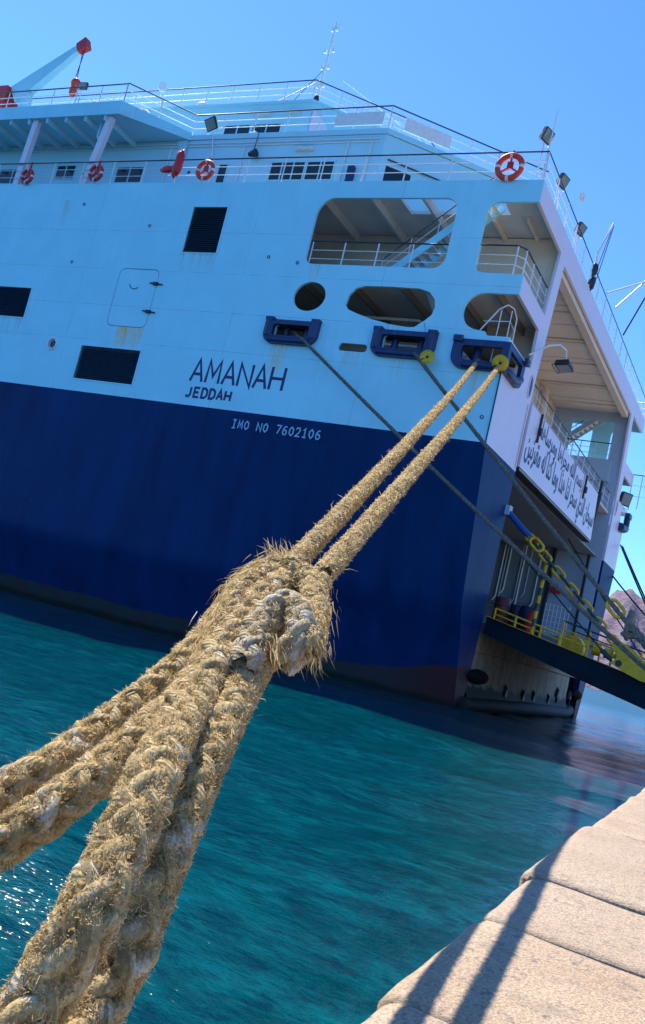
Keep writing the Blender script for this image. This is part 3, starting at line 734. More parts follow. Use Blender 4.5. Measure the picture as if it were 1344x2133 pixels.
# hawse eye on the stern column
e = MB(); e.tube([(XT+.012, 34.72+.23*math.cos(q), 10.85+.46*math.sin(q)) for q in [2*math.pi*i/24 for i in range(24)]], .035, 8, True); ey = e.build('hawse_eye', M_stern, ferry)
panel('eye_plate', ell(34.72, 10.85, .22, .45), [], mtran(XT+.012), .016, M_frame, ey)
e = MB(); e.tube([(XT+.012, 57.28+.23*math.cos(q), 10.85+.46*math.sin(q)) for q in [2*math.pi*i/24 for i in range(24)]], .035, 8, True); ey = e.build('hawse_eye', M_stern, ferry)
panel('eye_plate', ell(57.28, 10.85, .22, .45), [], mtran(XT+.012), .016, M_frame, ey)

def louvre(x0, x1, z0, z1, n):
    f = MB(); f.box(x0-.0, x1+.0, YS+.19, YS+.24, z0-.04, z1+.04)
    o = f.build('louvre', M_slat, ferry)
    fr = MB(); fr.box(x0-.05, x0+.03, YS-.02, YS-.004, z0-.05, z1+.05).box(x1-.03, x1+.05, YS-.02, YS-.004, z0-.05, z1+.05).box(x0+.03, x1-.03, YS-.02, YS-.004, z1-.02, z1+.05).box(x0+.03, x1-.03, YS-.02, YS-.004, z0-.05, z0+.02)
    fr.build('louvre_frame', M_side, o)
    h = (z1-z0)/n
    me = MB().add([(x0+.02, YS+.02, 0), (x1-.02, YS+.02, 0), (x1-.02, YS+.12, h*.85), (x0+.02, YS+.12, h*.85), (x0+.02, YS+.035, 0), (x1-.02, YS+.035, 0), (x1-.02, YS+.135, h*.85), (x0+.02, YS+.135, h*.85)],
              [(0, 1, 2, 3), (7, 6, 5, 4), (0, 4, 5, 1), (3, 2, 6, 7)]).build_mesh('slat'); me.materials.append(M_slat)
    for k in range(n):
        q = bpy.data.objects.new('slat', me); COL.objects.link(q); q.parent = o; q.location = (0, 0, z0+k*h)
louvre(-25.95, -24.1, 14.25, 16.41, 22); louvre(-30.15, -26.7, 8.06, 9.65, 18); louvre(-37.6, -34.13, 10.7, 12.21, 17)
# pilot door, closed: set into its opening with a thin joint
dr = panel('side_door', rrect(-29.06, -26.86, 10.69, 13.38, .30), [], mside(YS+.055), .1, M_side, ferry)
MB().torus((-28.05, YS-.005, 12.75), (0, 1, 0), .30, .018, 24, 6, 1.6, 3.6).build('door_handle', M_dark, dr)
for z in (12.72, 11.42):
    MB().tube([(-27.2, YS-.05, z+.03), (-26.5, YS-.05, z-.02)], .03, 6).box(-27.0, -26.75, YS-.1, YS-.002, z-.06, z+.07).build('hinge', M_dark, dr)
# porthole
pt = MB().torus((-31.92, YS-.01, 9.57), (0, 1, 0), .27, .045, 28, 8).build('porthole', M_white, ferry)
MB().disc((-31.92, YS+.08, 9.57), (0, 1, 0), .25, .02).build('pane', M_glass, pt)
MB().torus((-31.92, YS+.05, 9.57), (0, 1, 0), .2, .025, 24, 8).build('inner_ring', M_white, pt)
# small welded eyes and scuppers on the plating
for px_, py_ in ((620, 547), (1000, 1020), (560, 535), (1004, 868), (176, 425), (312, 470), (150, 545)):
    q = ony(px_, py_, YS)
    if q.z > 7.6: MB().torus((q.x, YS-.012, q.z), (0, 1, 0), .06, .015, 12, 6).build('pad_eye', M_dark, ferry)

# painted letters: brush strokes as thin raised ribbons
GL = {'A': [[(0, 0), (.5, 1), (1, 0)], [(.2, .34), (.8, .34)]], 'M': [[(0, 0), (.08, 1), (.5, .3), (.92, 1), (1, 0)]], 'N': [[(0, 0), (0, 1), (1, 0), (1, 1)]], 'H': [[(0, 0), (0, 1)], [(1, 0), (1, 1)], [(0, .5), (1, .5)]],
      'J': [[(.0, .12), (.2, 0), (.55, 0), (.8, .2), (.8, 1)]], 'E': [[(1, 0), (.05, 0), (.05, 1), (1, 1)], [(.1, .5), (.85, .5)]], 'D': [[(.05, 0), (.05, 1), (.6, 1), (1, .75), (1, .25), (.6, 0), (.05, 0)]],
      'I': [[(.5, 0), (.5, 1)], [(.1, 0), (.9, 0)], [(.1, 1), (.9, 1)]], 'O': [[(.5, 0), (.08, .25), (.08, .75), (.5, 1), (.92, .75), (.92, .25), (.5, 0)]],
      '7': [[(0, 1), (1, 1), (.35, 0)]], '6': [[(.9, .95), (.45, .95), (.1, .6), (.05, .25), (.3, 0), (.7, 0), (.95, .22), (.8, .5), (.45, .56), (.12, .4)]],
      '2': [[(.05, .78), (.25, 1), (.75, 1), (.95, .75), (.7, .45), (.05, 0), (1, 0)]], '1': [[(.15, .78), (.55, 1), (.55, 0)], [(.1, 0), (.95, 0)]]}
GL['0'] = GL['O']
def ribbon(pts, wd):
    n = len(pts); P = [Vector((a, b)) for a, b in pts]; closed = (P[0]-P[-1]).length < 1e-6
    L, Rr = [], []
    for i in range(n):
        a = P[i-1] if i > 0 else (P[-2] if closed else None); c = P[i+1] if i < n-1 else (P[1] if closed else None)
        d1 = (P[i]-a).normalized() if a is not None else None; d2 = (c-P[i]).normalized() if c is not None else None
        if d1 is None: d1 = d2
        if d2 is None: d2 = d1
        n1 = Vector((-d1.y, d1.x)); n2 = Vector((-d2.y, d2.x)); mt = (n1+n2); mt = mt.normalized() if mt.length > 1e-4 else n1
        k = wd/2/max(.42, mt.dot(n1)); L.append(P[i]+mt*k); Rr.append(P[i]-mt*k)
    return L+Rr, [(i, i+1, n+i+1, n+i) for i in range(n-1)]
def letters(txt, x0, x1, z0, z1, wd, mat, adv=None, fill=.78, wide=None):
    wide = wide or {}
    ws = [wide.get(c, 1.0) for c in txt]; tot = sum(ws)
    par = None; xc = x0
    for i, (c, wi) in enumerate(zip(txt, ws)):
        cw = (x1-x0)*wi/tot
        if c != ' ':
            m = MB()
            for k, st in enumerate(GL[c]):
                s_ = [(xc+cw*(.5-fill/2)+a*cw*fill, z0+b*(z1-z0)) for a, b in st]
                vs, fs = ribbon(s_, wd); m.add([(v.x, YS-.004-.0015*k, v.y) for v in vs], fs)
            m.build('letter', mat, ferry)
        xc += cw
def yfix(): pass
letters('AMANAH', -23.85, -19.2, 8.55, 9.5, .125, M_letter, wide={'M': 1.1})
letters('JEDDAH', -23.85, -21.5, 7.88, 8.28, .105, M_letter, fill=.68)
letters('IMO NO 7602106', -21.2, -17.02, 6.8, 7.14, .055, M_pale, fill=.66)

# ---------------------------------------------------------------- deck edge rails
railing(ferry, [(-62, YS+.05, 17.55), (-50, YS+.05, 17.55), (XT-.05, YS+.05, 17.55), (XT-.05, 2*YM-YS-.05, 17.55), (-40, 2*YM-YS-.05, 17.55)], 1.14, (.38, .76), 1.85, .022)
# rails in the side and corner openings
railing(ferry, [(-19.6, YS+.2, 13.52), (-13.65, YS+.2, 13.52)], 1.5, (.75, 1.12), 1.35, .022)
railing(ferry, [(-12.4, YS+.15, 13.52), (-10.95, YS+.15, 13.52), (XT-.2, YS+.5, 13.52), (XT-.2, 34.8, 13.52)], 1.5, (.75, 1.12), 1.1, .022)
cr_ = MB(); cr_.tube([(-11.9, YS+.25, 11.5), (-11.2, YS+.3, 12.6), (-10.9, YS+.3, 12.78), (XT-.25, YS+.6, 12.75), (XT-.22, YS+1.0, 12.55), (XT-.22, YS+1.1, 11.3)], .028, 8)
lad = cr_.build('curved_guard', M_white, ferry)
for t_ in (.3, .7): MB().tube([(-11.4+t_, YS+.28, 9.7), (-11.4+t_, YS+.28, 12.55)], .02, 6).build('post', M_white, lad)
MB().tube([(-11.7, YS+.27, 12.1), (-10.7, YS+.3, 12.15), (XT-.22, YS+1.05, 12.05)], .016, 6).build('mid_rail', M_white, lad)

# ---------------------------------------------------------------- superstructure
ZU = 21.1
hy = 33.4
house = [(-66, hy), (-18.7, hy), (-13.0, hy+5.7), (-13.0, 2*YM-hy-5.7), (-18.7, 2*YM-hy), (-66, 2*YM-hy)]
def wallring(name, poly, z0, z1, mat, parent):
    m = MB(); n = len(poly)
    m.add([(x, y, z0) for x, y in poly]+[(x, y, z1) for x, y in poly], [(i, (i+1) % n, (i+1) % n+n, i+n) for i in range(n)])
    return m.build(name, mat, parent)
hs_ = wallring('deckhouse', house, 17.5, ZU, M_house, ferry)
up_poly = [(-66, YS-.02), (-31.7, YS-.02), (-29.2, hy-.06), (-18.66, hy-.06), (-12.9, hy+5.7), (-12.9, 2*YM-hy-5.7), (-18.66, 2*YM-hy+.06), (-29.2, 2*YM-hy+.06), (-31.7, 2*YM-YS), (-66, 2*YM-YS)]
panel('boat_deck', up_poly, [], mflat(ZU+.14), .24, M_house, ferry)
fa = MB(); fa.box(-66, -31.75, YS-.06, YS-.023, ZU+.0, ZU+.68)
fa.add([(-31.75, YS-.06, ZU), (-29.2, hy-.1, ZU), (-29.2, hy-.1, ZU+.36), (-31.75, YS-.06, ZU+.68), (-31.72, YS-.02, ZU), (-29.17, hy-.06, ZU), (-29.17, hy-.06, ZU+.36), (-31.72, YS-.02, ZU+.68)],
       [(0, 1, 2, 3), (7, 6, 5, 4), (0, 4, 5, 1), (3, 2, 6, 7)])
fa.build('boat_deck_fascia', M_side, ferry)
for k in range(15):
    x = -32.6-k*1.25; MB().box(x-.05, x+.05, YS, hy-.003, ZU-.26, ZU+.015).build('deck_beam', M_house, ferry)
MB().add([(-30.0, hy-.01, ZU), (-29.25, hy-.01, ZU), (-29.25, hy-.01, ZU-1.0), (-30.0, hy-.08, ZU), (-29.25, hy-.08, ZU), (-29.25, hy-.08, ZU-1.0)], [(0, 1, 2), (5, 4, 3), (0, 2, 5, 3)]).build('bracket', M_house, ferry)
for (xa, za), (xb, zb) in (((-37.25, ZU), (-37.45, 17.55)), ((-32.4, ZU), (-33.0, 17.55)), ((-42.2, ZU), (-42.6, 17.55)), ((-47.2, ZU), (-47.6, 17.55))):
    MB().beam((xa, YS+.25, za), (xb, YS+.25, zb), .34, .26, (0, 1, 0)).build('column', M_stern, ferry)
MB().tube([(-33.3, YS+.6, ZU-.05), (-33.35, YS+.6, ZU-.7), (-33.1, YS+.5, ZU-1.0)], .07, 8).build('drain_pipe', M_house, ferry)

def window(x0, x1, z0, z1, y, npane, parent, mat=M_house):
    f = MB(); t = .06
    f.box(x0-t, x1+t, y-.035, y-.004, z1, z1+t).box(x0-t, x1+t, y-.035, y-.004, z0-t, z0)
    for k in range(npane+1):
        x = x0+(x1-x0)*k/npane; f.box(x-t/2, x+t/2, y-.034, y-.004, z0, z1)
    o = f.build('window', mat, parent)
    for k in range(npane):
        a = x0+(x1-x0)*k/npane; b = x0+(x1-x0)*(k+1)/npane
        MB().box(a+t/2, b-t/2, y-.015, y-.005, z0, z1).build('pane', M_glass, o)
window(-24.2, -22.4, 19.0, 19.85, hy, 3, ferry); window(-22.3, -20.9, 19.0, 19.85, hy, 2, ferry)
window(-33.3, -31.6, 18.95, 19.75, hy, 2, ferry); window(-27.1, -26.6, 18.6, 19.8, hy, 1, ferry); window(-41.5, -39.6, 18.95, 19.75, hy, 2, ferry)
window(-37.4, -36.1, 19.2, 19.9, hy, 2, ferry)
# window and long strip on the chamfered after wall
def chamf(s, z, off=0): return Vector((-18.7+s*.7071+off*.7071, hy+s*.7071-off*.7071, z))
m = MB()
m.add([chamf(.3, 19.05, .01), chamf(1.5, 19.05, .01), chamf(1.5, 19.75, .01), chamf(.3, 19.75, .01)], [(0, 1, 2, 3)]); m.build('window', M_glass, ferry)
MB().box(-20.1, -19.8, hy-.2, hy-.005, 18.75, 19.55).build('hose_box', M_frame, ferry)
MB().tube([chamf(.3, 20.0, .08), chamf(5.5, 20.0, .08)], .035, 6).build('storm_rail', M_top, ferry)
def deck_lamp(x, y, z):
    MB().box(x-.45, x+.45, y-.2, y-.004, z-.07, z+.07).build('deck_lamp', M_canvas, ferry)
deck_lamp(-22.6, hy, 20.45); deck_lamp(-27.3, 36, 24.0); deck_lamp(-25.6, 36, 24.05)
m = MB(); m.tube([(-25.2, hy-.25, 20.2), (-25.15, hy-.25, 21.2)], .02, 6); m.tube([(-25.4, hy-.25, 20.15), (-25.0, hy-.3, 20.2)], [.1, .2], 12); m.build('loudspeaker', M_dark, ferry)
# upper deck rail
zr = ZU+.28
railing(ferry, [(-60, YS+.1, ZU+.66), (-31.8, YS+.1, ZU+.66)], 1.0, (.33, .66), 1.6, .022)
railing(ferry, [(-31.8, YS+.1, ZU+.62), (-29.2, hy+.02, zr), (-18.72, hy+.02, zr), (-13.1, hy+5.6, zr)], 1.08, (.36, .72), 1.9, .022)
for a, b in (((-21.4, hy-.03), (-19.0, hy-.03)), ((-18.2, hy+.46), (-16.6, hy+2.06))):
    MB().beam((a[0], a[1], zr+.48), (b[0], b[1], zr+.48), .04, .62).build('rail_screen', M_white, ferry)
# top house
top = [(-52, 36), (-24.6, 36), (-20.6, 40), (-20.6, 52), (-24.6, 56), (-52, 56)]
wallring('top_house', top, ZU+.26, 24.6, M_house, ferry)
panel('top_deck', [(-52, 35.9), (-24.6, 35.9), (-20.5, 40), (-20.5, 52), (-24.6, 56.1), (-52, 56.1)], [], mflat(24.66), .12, M_house, ferry)
window(-29.5, -27.9, 22.85, 23.5, 36, 2, ferry); window(-27.8, -26.1, 22.85, 23.5, 36, 2, ferry)
window(-36, -33, 22.85, 23.5, 36, 4, ferry)
railing(ferry, [(-52, 35.95, 24.72), (-24.7, 35.95, 24.72), (-20.6, 40, 24.72), (-20.6, 44, 24.72)], 1.05, (.35, .7), 1.6, .022)
# slanted guard and ladder near the mast
lg = MB(); a, b = Vector((-24.7, 38.2, 27.3)), Vector((-21.5, 39.6, 25.5))
lg.tube([a, b], .03, 6); lg.tube([a-Vector((0, 0, 1.5)), b-Vector((0, 0, .9))], .02, 6)
gd = lg.build('ladder_guard', M_white, ferry)
for k in range(8):
    p = a.lerp(b, k/7); MB().tube([p, p-Vector((0, 0, 1.5-.6*k/7))], .018, 6).build('bar', M_white, gd)
MB().add([(-24.5, 36.02, 22.0), (-24.5, 36.02, 24.2), (-22.6, 37.98, 22.0), (-24.4, 35.98, 22.0), (-24.4, 35.98, 24.2), (-22.5, 37.94, 22.0)], [(0, 1, 2), (5, 4, 3), (0, 3, 4, 1), (1, 4, 5, 2)]).build('sloped_plate', M_stern, ferry)
# mast with yards and stays
ms = MB(); ms.tube([(-27.15, 40, 24.6), (-27.15, 40, 28.6), (-27.12, 40, 32.1)], [.13, .10, .06], 10); mast = ms.build('mast', M_white, ferry)
for z, l in ((31.6, .14), (30.3, .26), (29.3, .2), (28.2, .18)):
    MB().tube([(-27.12-l, 40, z), (-27.12+l, 40, z+.05)], .025, 6).box(-27.12-l-.07, -27.12-l+.07, 39.93, 40.07, z-.02, z+.2).box(-27.12+l-.07, -27.12+l+.07, 39.93, 40.07, z, z+.22).build('yard', M_white, mast)
MB().tube([(-27.1, 40, 29.4), (-29.6, 39, 24.7)], .02, 5).tube([(-27.1, 40, 28.7), (-29.0, 37, 24.7)], .02, 5).build('stay', M_wire, mast)
m = MB(); m.sphere((-27.0, 39.7, 27.2), .28, 10, (.6, .6, 1.5)); m.sphere((-26.9, 39.7, 26.5), .22, 10, (.7, .6, 1.2)); m.build('signal_bundle', M_red if False else M_dark, mast)
# crane on the boat deck
cn = MB(); cn.tube([(-41.3, 33.5, ZU+.26), (-41.3, 33.5, 24.3)], [.38, .3], 14); crane = cn.build('crane', M_house, ferry)
MB().beam((-42.2, 33.5, 24.2), (-38.35, 33.5, 26.85), .45, 1.15, (0, 0, 1), .3, .34).build('jib', M_house, crane)
MB().beam((-38.45, 33.5, 26.8), (-37.85, 33.5, 27.08), .36, .5, (0, 0, 1), .4, .62).build('jib_head', M_red, crane)
MB().tube([(-38.1, 33.5, 26.7), (-37.95, 33.5, 24.9)], .022, 5).tube([(-37.9, 33.45, 26.85), (-38.05, 33.45, 24.9)], .022, 5).build('fall_wire', M_wire, crane)
MB().sphere((-37.95, 33.5, 24.75), .26, 12, (1, 1, 1.2)).sphere((-38.0, 33.5, 24.3), .22, 10, (.9, 1, 1.6)).build('hook_block', M_orange, crane)
MB().box(-43.2, -42.4, 33.0, 34.0, ZU+.26, 24.6).build('crane_cab', M_red, crane)

def lumpy(m, c, sz, seed, n=16):
    c = Vector(c); o = len(m.v); mm = MB(); mm.sphere((0, 0, 0), 1, n)
    vs = []
    for v in mm.v:
        q = Vector(v); k = 1+.35*noise.fractal(q*1.6+Vector((seed, 0, 0)), 1, 2, 4)
        vs.append(c+Vector((q.x*sz[0]*k, q.y*sz[1]*k, q.z*sz[2]*k)))
    m.add(vs, mm.f, True)
tag(_o := (lambda m: (lumpy(m, (-34.6, 32.0, ZU+.86), (1.3, .5, .40), 2, 30), m)[1])(MB()).build('canvas_cover', M_canvas), 'crumpled white canvas cover piled on the boat deck edge', 'cover')
m = MB(); lumpy(m, (-37.9, 32.0, ZU+.85), (.85, .5, .42), 5, 24); tag(m.build('tarpaulin', M_tarp), 'dark green tarpaulin heap under the crane hook', 'tarpaulin')
m = MB(); m.tube([(-33.6, 32.6, ZU+1.0), (-33.4, 32.6, ZU+1.0), (-31.9, 32.9, ZU+1.0), (-31.7, 32.9, ZU+1.0)], [.25, .42, .42, .25], 18)
m.torus((-32.6, 32.75, ZU+1.0), (1, .15, 0), .43, .02, 20, 6); m.box(-33.4, -31.9, 32.5, 33.0, ZU+.26, ZU+.62)
m.build('life_raft_canister', M_canvas, ferry)

# small fittings on the house walls
for z in (20.75, 20.9): MB().tube([(-58, hy-.05, z), (-29.3, hy-.05, z), (-18.9, hy-.05, z)], .025, 6).build('conduit', M_white, ferry)
for x in (-30.2, -25.9, -20.45, -19.3): MB().tube([(x, hy-.06, 17.6), (x, hy-.06, 20.7)], .035, 6).build('downpipe', M_white, ferry)
for x in (-28.3, -35.0):
    d_ = panel('deck_door', rrect(x-.42, x+.42, 17.75, 19.75, .18), [], mside(hy-.04), .06, M_house, ferry)
    MB().torus((x+.28, hy-.1, 18.75), (0, 1, 0), .08, .015, 12, 6).build('door_wheel', M_dark, d_)
    for z in (18.1, 19.4): MB().box(x-.5, x-.36, hy-.1, hy-.072, z-.05, z+.05).build('hinge', M_dark, d_)
for x, w_, h_ in ((-23.6, .5, .7), (-19.4, .35, .5)): MB().box(x-w_/2, x+w_/2, hy-.25, hy-.004, 17.62, 17.62+h_).build('deck_locker', M_white, ferry)
for x, y in ((-26.5, 34.6), (-22.9, 34.9), (-30.6, 34.4)):
    MB().tube([(x, y, ZU+.26), (x, y, ZU+.95)], .12, 12).tube([(x, y, ZU+.9), (x, y, ZU+1.0), (x, y, ZU+1.15)], [.24, .26, .05], 14).build('mushroom_vent', M_white, ferry)
for k, (x, y) in enumerate(((-29.9, 38.5), (-31.5, 38.2))): MB().tube([(x, y, 24.7), (x, y, 26.6+.8*k)], .03, 6).build('whip_aerial', M_white, ferry)
MB().sphere((-33.5, 38.6, 26.3), .42, 14).tube([(-33.5, 38.6, 24.7), (-33.5, 38.6, 25.9)], .1, 8).build('satellite_dome', M_white, ferry)
MB().tube([(XT-.02, YS-.02, 7.5), (XT-.02, YS-.02, 10.1)], .028, 6).build('corner_bead', M_dark, ferry)
MB().tube([(XT+.02, 35.0, 7.6), (XT+.02, 34.95, 10.2)], .022, 6).build('conduit', M_stern, ferry)

# ---------------------------------------------------------------- floodlights and poles (bolted to the ship)
def floodlight(base, head, aim, size=(.5, .42, .16), parent=ferry, pole=True):
    base, head, aim = Vector(base), Vector(head), Vector(aim).normalized()
    sd = aim.cross(Vector((0, 0, 1))).normalized(); up = sd.cross(aim)
    o = MB().beam(head-aim*size[2], head, size[0], size[1], up, size[0]*1.15, size[1]*1.15).build('floodlight', M_dark, parent)
    MB().beam(head+aim*.004, head+aim*.02, size[0]*.95, size[1]*.95, up).build('lens', M_lens, o)
    m = MB(); m.tube([head-aim*size[2]*.5+sd*(size[0]*.62), head-up*(size[1]*.75)+sd*(size[0]*.62), head-up*(size[1]*.75)-sd*(size[0]*.62), head-aim*size[2]*.5-sd*(size[0]*.62)], .018, 6)
    if pole: m.tube([base, head-up*(size[1]*.75)], .03, 8)
    m.build('yoke', M_dark if not pole else M_white, o)
floodlight((XT-.35, YS+.1, 17.55), (XT-.25, YS+.1, 19.35), (.8, -.25, -.35))
q = onx(1175, 378, XT-.1); floodlight((XT-.1, q.y, 17.55), (XT-.1, q.y, q.z), (.8, -.2, -.4))
q = onx(1212, 478, XT-.1); floodlight((XT-.1, q.y, 17.55), (XT-.1, q.y, q.z), (.8, -.2, -.4))
floodlight((-27.6, hy-.1, 20.2), (-28.0, hy-.3, 21.75), (-.3, -.75, -.6), (.75, .5, .12))
floodlight((-35.3, YS+.6, ZU+.6), (-35.3, YS+.6, 23.2), (.1, -.9, -.2), (.5, .3, .15))
# gooseneck lamp on the stern column
g_ = MB(); g_.tube([(XT-.1, 34.0, 11.9), (XT+.45, 34.6, 12.55), (XT+.75, 35.0, 12.75), (XT+.95, 35.3, 12.65), (XT+.98, 35.4, 12.35)], .04, 8); gn = g_.build('gooseneck_lamp', M_white, ferry)
floodlight((0, 0, 0), (XT+.98, 35.42, 11.95), (.15, .0, -1), (.85, .5, .22), ferry, False)
q = onx(1305, 1040, XT+.1); floodlight((0, 0, 0), q, (.75, -.5, -.2), (.75, .75, .25), ferry, False)
# masthead pole at the corner, searchlight, davit, flag poles
MB().tube([(-10.66, YS+.12, 17.55), (-10.6, YS+.12, 20.4)], [.035, .022], 8).sphere((-10.6, YS+.12, 19.2), .09, 8).build('corner_pole', M_white, ferry)
m = MB(); q = ony(343, 185, 35.6); m.tube([(q.x, 35.7, 24.7), (q.x, 35.6, q.z-.2)], .03, 6); m.tube([(q.x-.1, 35.5, q.z), (q.x+.12, 35.3, q.z-.04)], [.22, .24], 14); m.build('searchlight', M_white, ferry)
m = MB(); a = onx(1237, 590, XT-.05); b = onx(1245, 528, XT-.05); c = onx(1279, 465, XT+.25)
m.tube([a, b, c], .055, 8); dv = m.build('davit', M_white, ferry)
MB().tube([c, onx(1240, 570, XT+.02)], .02, 5).tube([c+Vector((0, .1, -.05)), onx(1243, 580, XT+.02)], .02, 5).build('davit_tackle', M_wire, dv)
m = MB(); lumpy(m, onx(1239, 560, XT+.02), (.16, .2, .3), 8); lumpy(m, onx(1233, 588, XT+.02), (.16, .22, .3), 18); m.tube([onx(1236, 560, XT), onx(1229, 605, XT)], .06, 6); m.build('davit_winch', M_dark, dv)
for pa, pb in (((1265, 610), (1400, 570)), ((1283, 640), (1420, 520)), ((1298, 698), (1420, 490))):
    MB().tube([onx(*pa, XT+.1), onx(*pb, XT+2.4)], .045, 6).build('flag_pole' if pa[0] < 1290 else 'pole_stay', M_white if pa[0] < 1290 else M_wire, ferry)
m = MB(); q = onx(1213, 410, XT-.4); m.tube([(q.x, q.y, 17.5), q], .02, 6); m.box(q.x-.1, q.x+.1, q.y-.15, q.y+.15, q.z-.1, q.z+.14); m.build('stern_camera', M_white, ferry)
# far balcony beyond the stern
railing(ferry, [(XT+.05, 60.6, 11.6), (XT+1.2, 60.6, 11.6), (XT+1.2, 62.0, 11.6)], 2.2, (.8, 1.5), .7, .02)

# ---------------------------------------------------------------- life rings and the red bundle: hung on the rails
def life_ring(px_, py_, r, label, cut=False):
    q = ony(px_, py_, YS-.1); o = thing('life_ring', label, 'life ring', (q.x, YS-.1, q.z), 'life rings on the deck rail')
    MB().torus((q.x, YS-.1, q.z), (0, 1, 0), r, r*.24, 32, 10).build('ring', M_red if px_ < 300 else M_orange, o)
    for k in range(4):
        a = math.pi/4+k*math.pi/2
        MB().torus((q.x, YS-.1, q.z), (0, 1, 0), r, r*.25, 6, 10, a-.12, a+.12).build('tape_band', M_tape, o)
    MB().tube([(q.x, YS-.05, q.z+r*.9), (q.x, YS-.02, 18.7)], .05, 6).build('bracket', M_red, o)
    m = MB()
    for a in (math.pi/2, math.pi*7/6, math.pi*11/6): m.beam((q.x, YS-.06, q.z), (q.x+r*.8*math.cos(a), YS-.06, q.z+r*.8*math.sin(a)), .05, .09, (0, 1, 0))
    m.box(q.x-.12, q.x+.12, YS-.1, YS-.04, q.z-.05, q.z+.2); m.build('holder', M_red, o)
life_ring(57, 367, .34, 'red life ring on the rail just beside the leftmost slanted column')
life_ring(200, 360, .36, 'red life ring on the rail right of the second slanted column')
life_ring(428, 354, .40, 'orange life ring on the rail beside the hanging red cloth bundle')
life_ring(1062, 347, .46, 'large orange life ring on the rail at the stern corner')
m = MB(); q = ony(372, 345, YS-.05); lumpy(m, (q.x, YS-.1, q.z+.05), (.26, .16, .62), 3, 20); lumpy(m, (q.x-.45, YS-.05, q.z-.15), (.5, .1, .18), 9, 16)
tag(m.build('red_bundle', M_red), 'folded red cloth bundle hung over the rail between life rings', 'cloth bundle')

# ================================================================== STERN RAMP, lowered onto the quay
ramp_ = thing('stern_ramp', 'dark blue steel stern ramp lowered from the ferry to the quay', 'ramp', (0, 42, QUAY))
RY0, RY1 = 35.24, 50.5
def rz(x): return 1.73-.174*(x+10.4)
def girder(y, yb, name='side_girder'):
    xs = [-10.4, -8, -6, -4, -2, 0, 2, 4.5, 7.2]; th = [.67, .8, .9, .95, .95, .85, .65, .4, .1]
    m = MB(); n = len(xs); vs = []
    for yy in (y, yb):
        for x, t in zip(xs, th): vs.append((x, yy, rz(x)))
        for x, t in zip(xs, th): vs.append((x, yy, max(QUAY-.02, rz(x)-t)))
    fs = []
    for i in range(n-1):
        fs += [(i, i+n, i+n+1, i+1), (2*n+i, 2*n+i+1, 3*n+i+1, 3*n+i), (i, i+1, 2*n+i+1, 2*n+i), (n+i, 3*n+i, 3*n+i+1, n+i+1)]
    fs += [(0, 2*n, 3*n, n), (n-1, 2*n-1, 4*n-1, 3*n-1)]
    m.add(vs, fs); return m.build(name, M_ramp, ramp_)
girder(RY0, RY0+.3); girder(RY1-.3, RY1)
m = MB(); vs = []
for x in (-10.38, -4, 1, 7.1):
    for y in (RY0+.305, RY1-.305): vs += [(x, y, rz(x)-.02), (x, y, max(QUAY-.015, rz(x)-.14))]
fs = []
for i in range(3):
    a = i*4; fs += [(a, a+4, a+6, a+2), (a+1, a+3, a+7, a+5)]
m.add(vs, fs); m.build('ramp_plate', M_ramp, ramp_)
for k in range(6):
    x = -9.6+k*2.1; MB().box(x-.06, x+.06, RY0+.31, RY1-.31, rz(x)-.6+.04*k, rz(x)-.15).build('cross_beam', M_ramp, ramp_)
fl = MB(); fl.beam((-10.4, RY0-.05, rz(-10.4)+.012), (3, RY0-.05, rz(3)+.012), .08, .02); fl.build('edge_flange', M_yel, ramp_)
fl = MB(); fl.beam((-10.4, RY0-.03, rz(-10.4)-.66), (-4, RY0-.03, rz(-4)-.94), .1, .03); fl.beam((-4, RY0-.03, rz(-4)-.94), (0, RY0-.03, rz(0)-.85), .1, .03); fl.build('lower_flange', M_ramp, ramp_)
# yellow guard rails of the ramp
def ramp_rail(y, xs, h, rails, mt, topm):
    m = MB()
    for r_ in rails: m.tube([(x, y, rz(x)+r_) for x in xs], .03, 6)
    o = m.build('guard_rail', mt, ramp_)
    MB().tube([(x, y, rz(x)+h) for x in xs], .035, 8).build('top_rail', topm, o)
    for x in xs:
        MB().tube([(x, y, rz(x)-.02), (x, y, rz(x)+h)], .045, 8).build('post', M_yel, o)
ramp_rail(RY0+.1, [-10.15, -9.3, -8.3, -7.55], .42, (.2,), M_yel, M_yel)
ramp_rail(RY0+.12, [-7.5, -6.5, -5.6, -4.6, -3.4, -2, 0, 2], .95, (.35, .65), M_yel, M_top)
ramp_rail(RY1-.12, [-10, -8.6, -7.2, -5.8, -4.4, -3, -1, 1], 1.0, (.5,), M_yel, M_top)
# striped warning post
sp = None
for k in range(9):
    p0 = Vector((-8.62, RY0+.12, rz(-8.62)+k*.3)); o = MB().tube([p0, p0+Vector((.012, 0, .3))], .075, 10).build('striped_post' if sp is None else 'stripe', M_yel if k % 2 == 0 else M_green, ramp_ if sp is None else sp)
    sp = sp or o
# yellow lug plates at the chain end
lz = [(860, 1200), (920, 1195), (1000, 1245), (1110, 1330), (1200, 1430), (1290, 1510), (1420, 1600), (1440, 1790), (1254, 1750), (1200, 1740), (960, 1610), (800, 1500), (790, 1490), (880, 1420), (870, 1390), (810, 1290)]
LP = []
for a, b in lz:
    q = ony(1150+a/6.464, 1150+b/6.464, 35.0); LP.append((q.x, q.z))
lug = panel('chain_lug', LP, [], mside(35.02), .3, M_lime, ramp_)
q = ony(1150+960/6.464, 1150+1360/6.464, 34.86); MB().disc((q.x, 34.86, q.z), (0, 1, 0), .22, .06).build('pin_boss', M_lime, lug)
q = ony(1150+895/6.464, 1150+1495/6.464, 34.86); MB().disc((q.x, 34.868, q.z), (0, 1, 0), .12, .012).build('lug_hole', M_dark, lug)
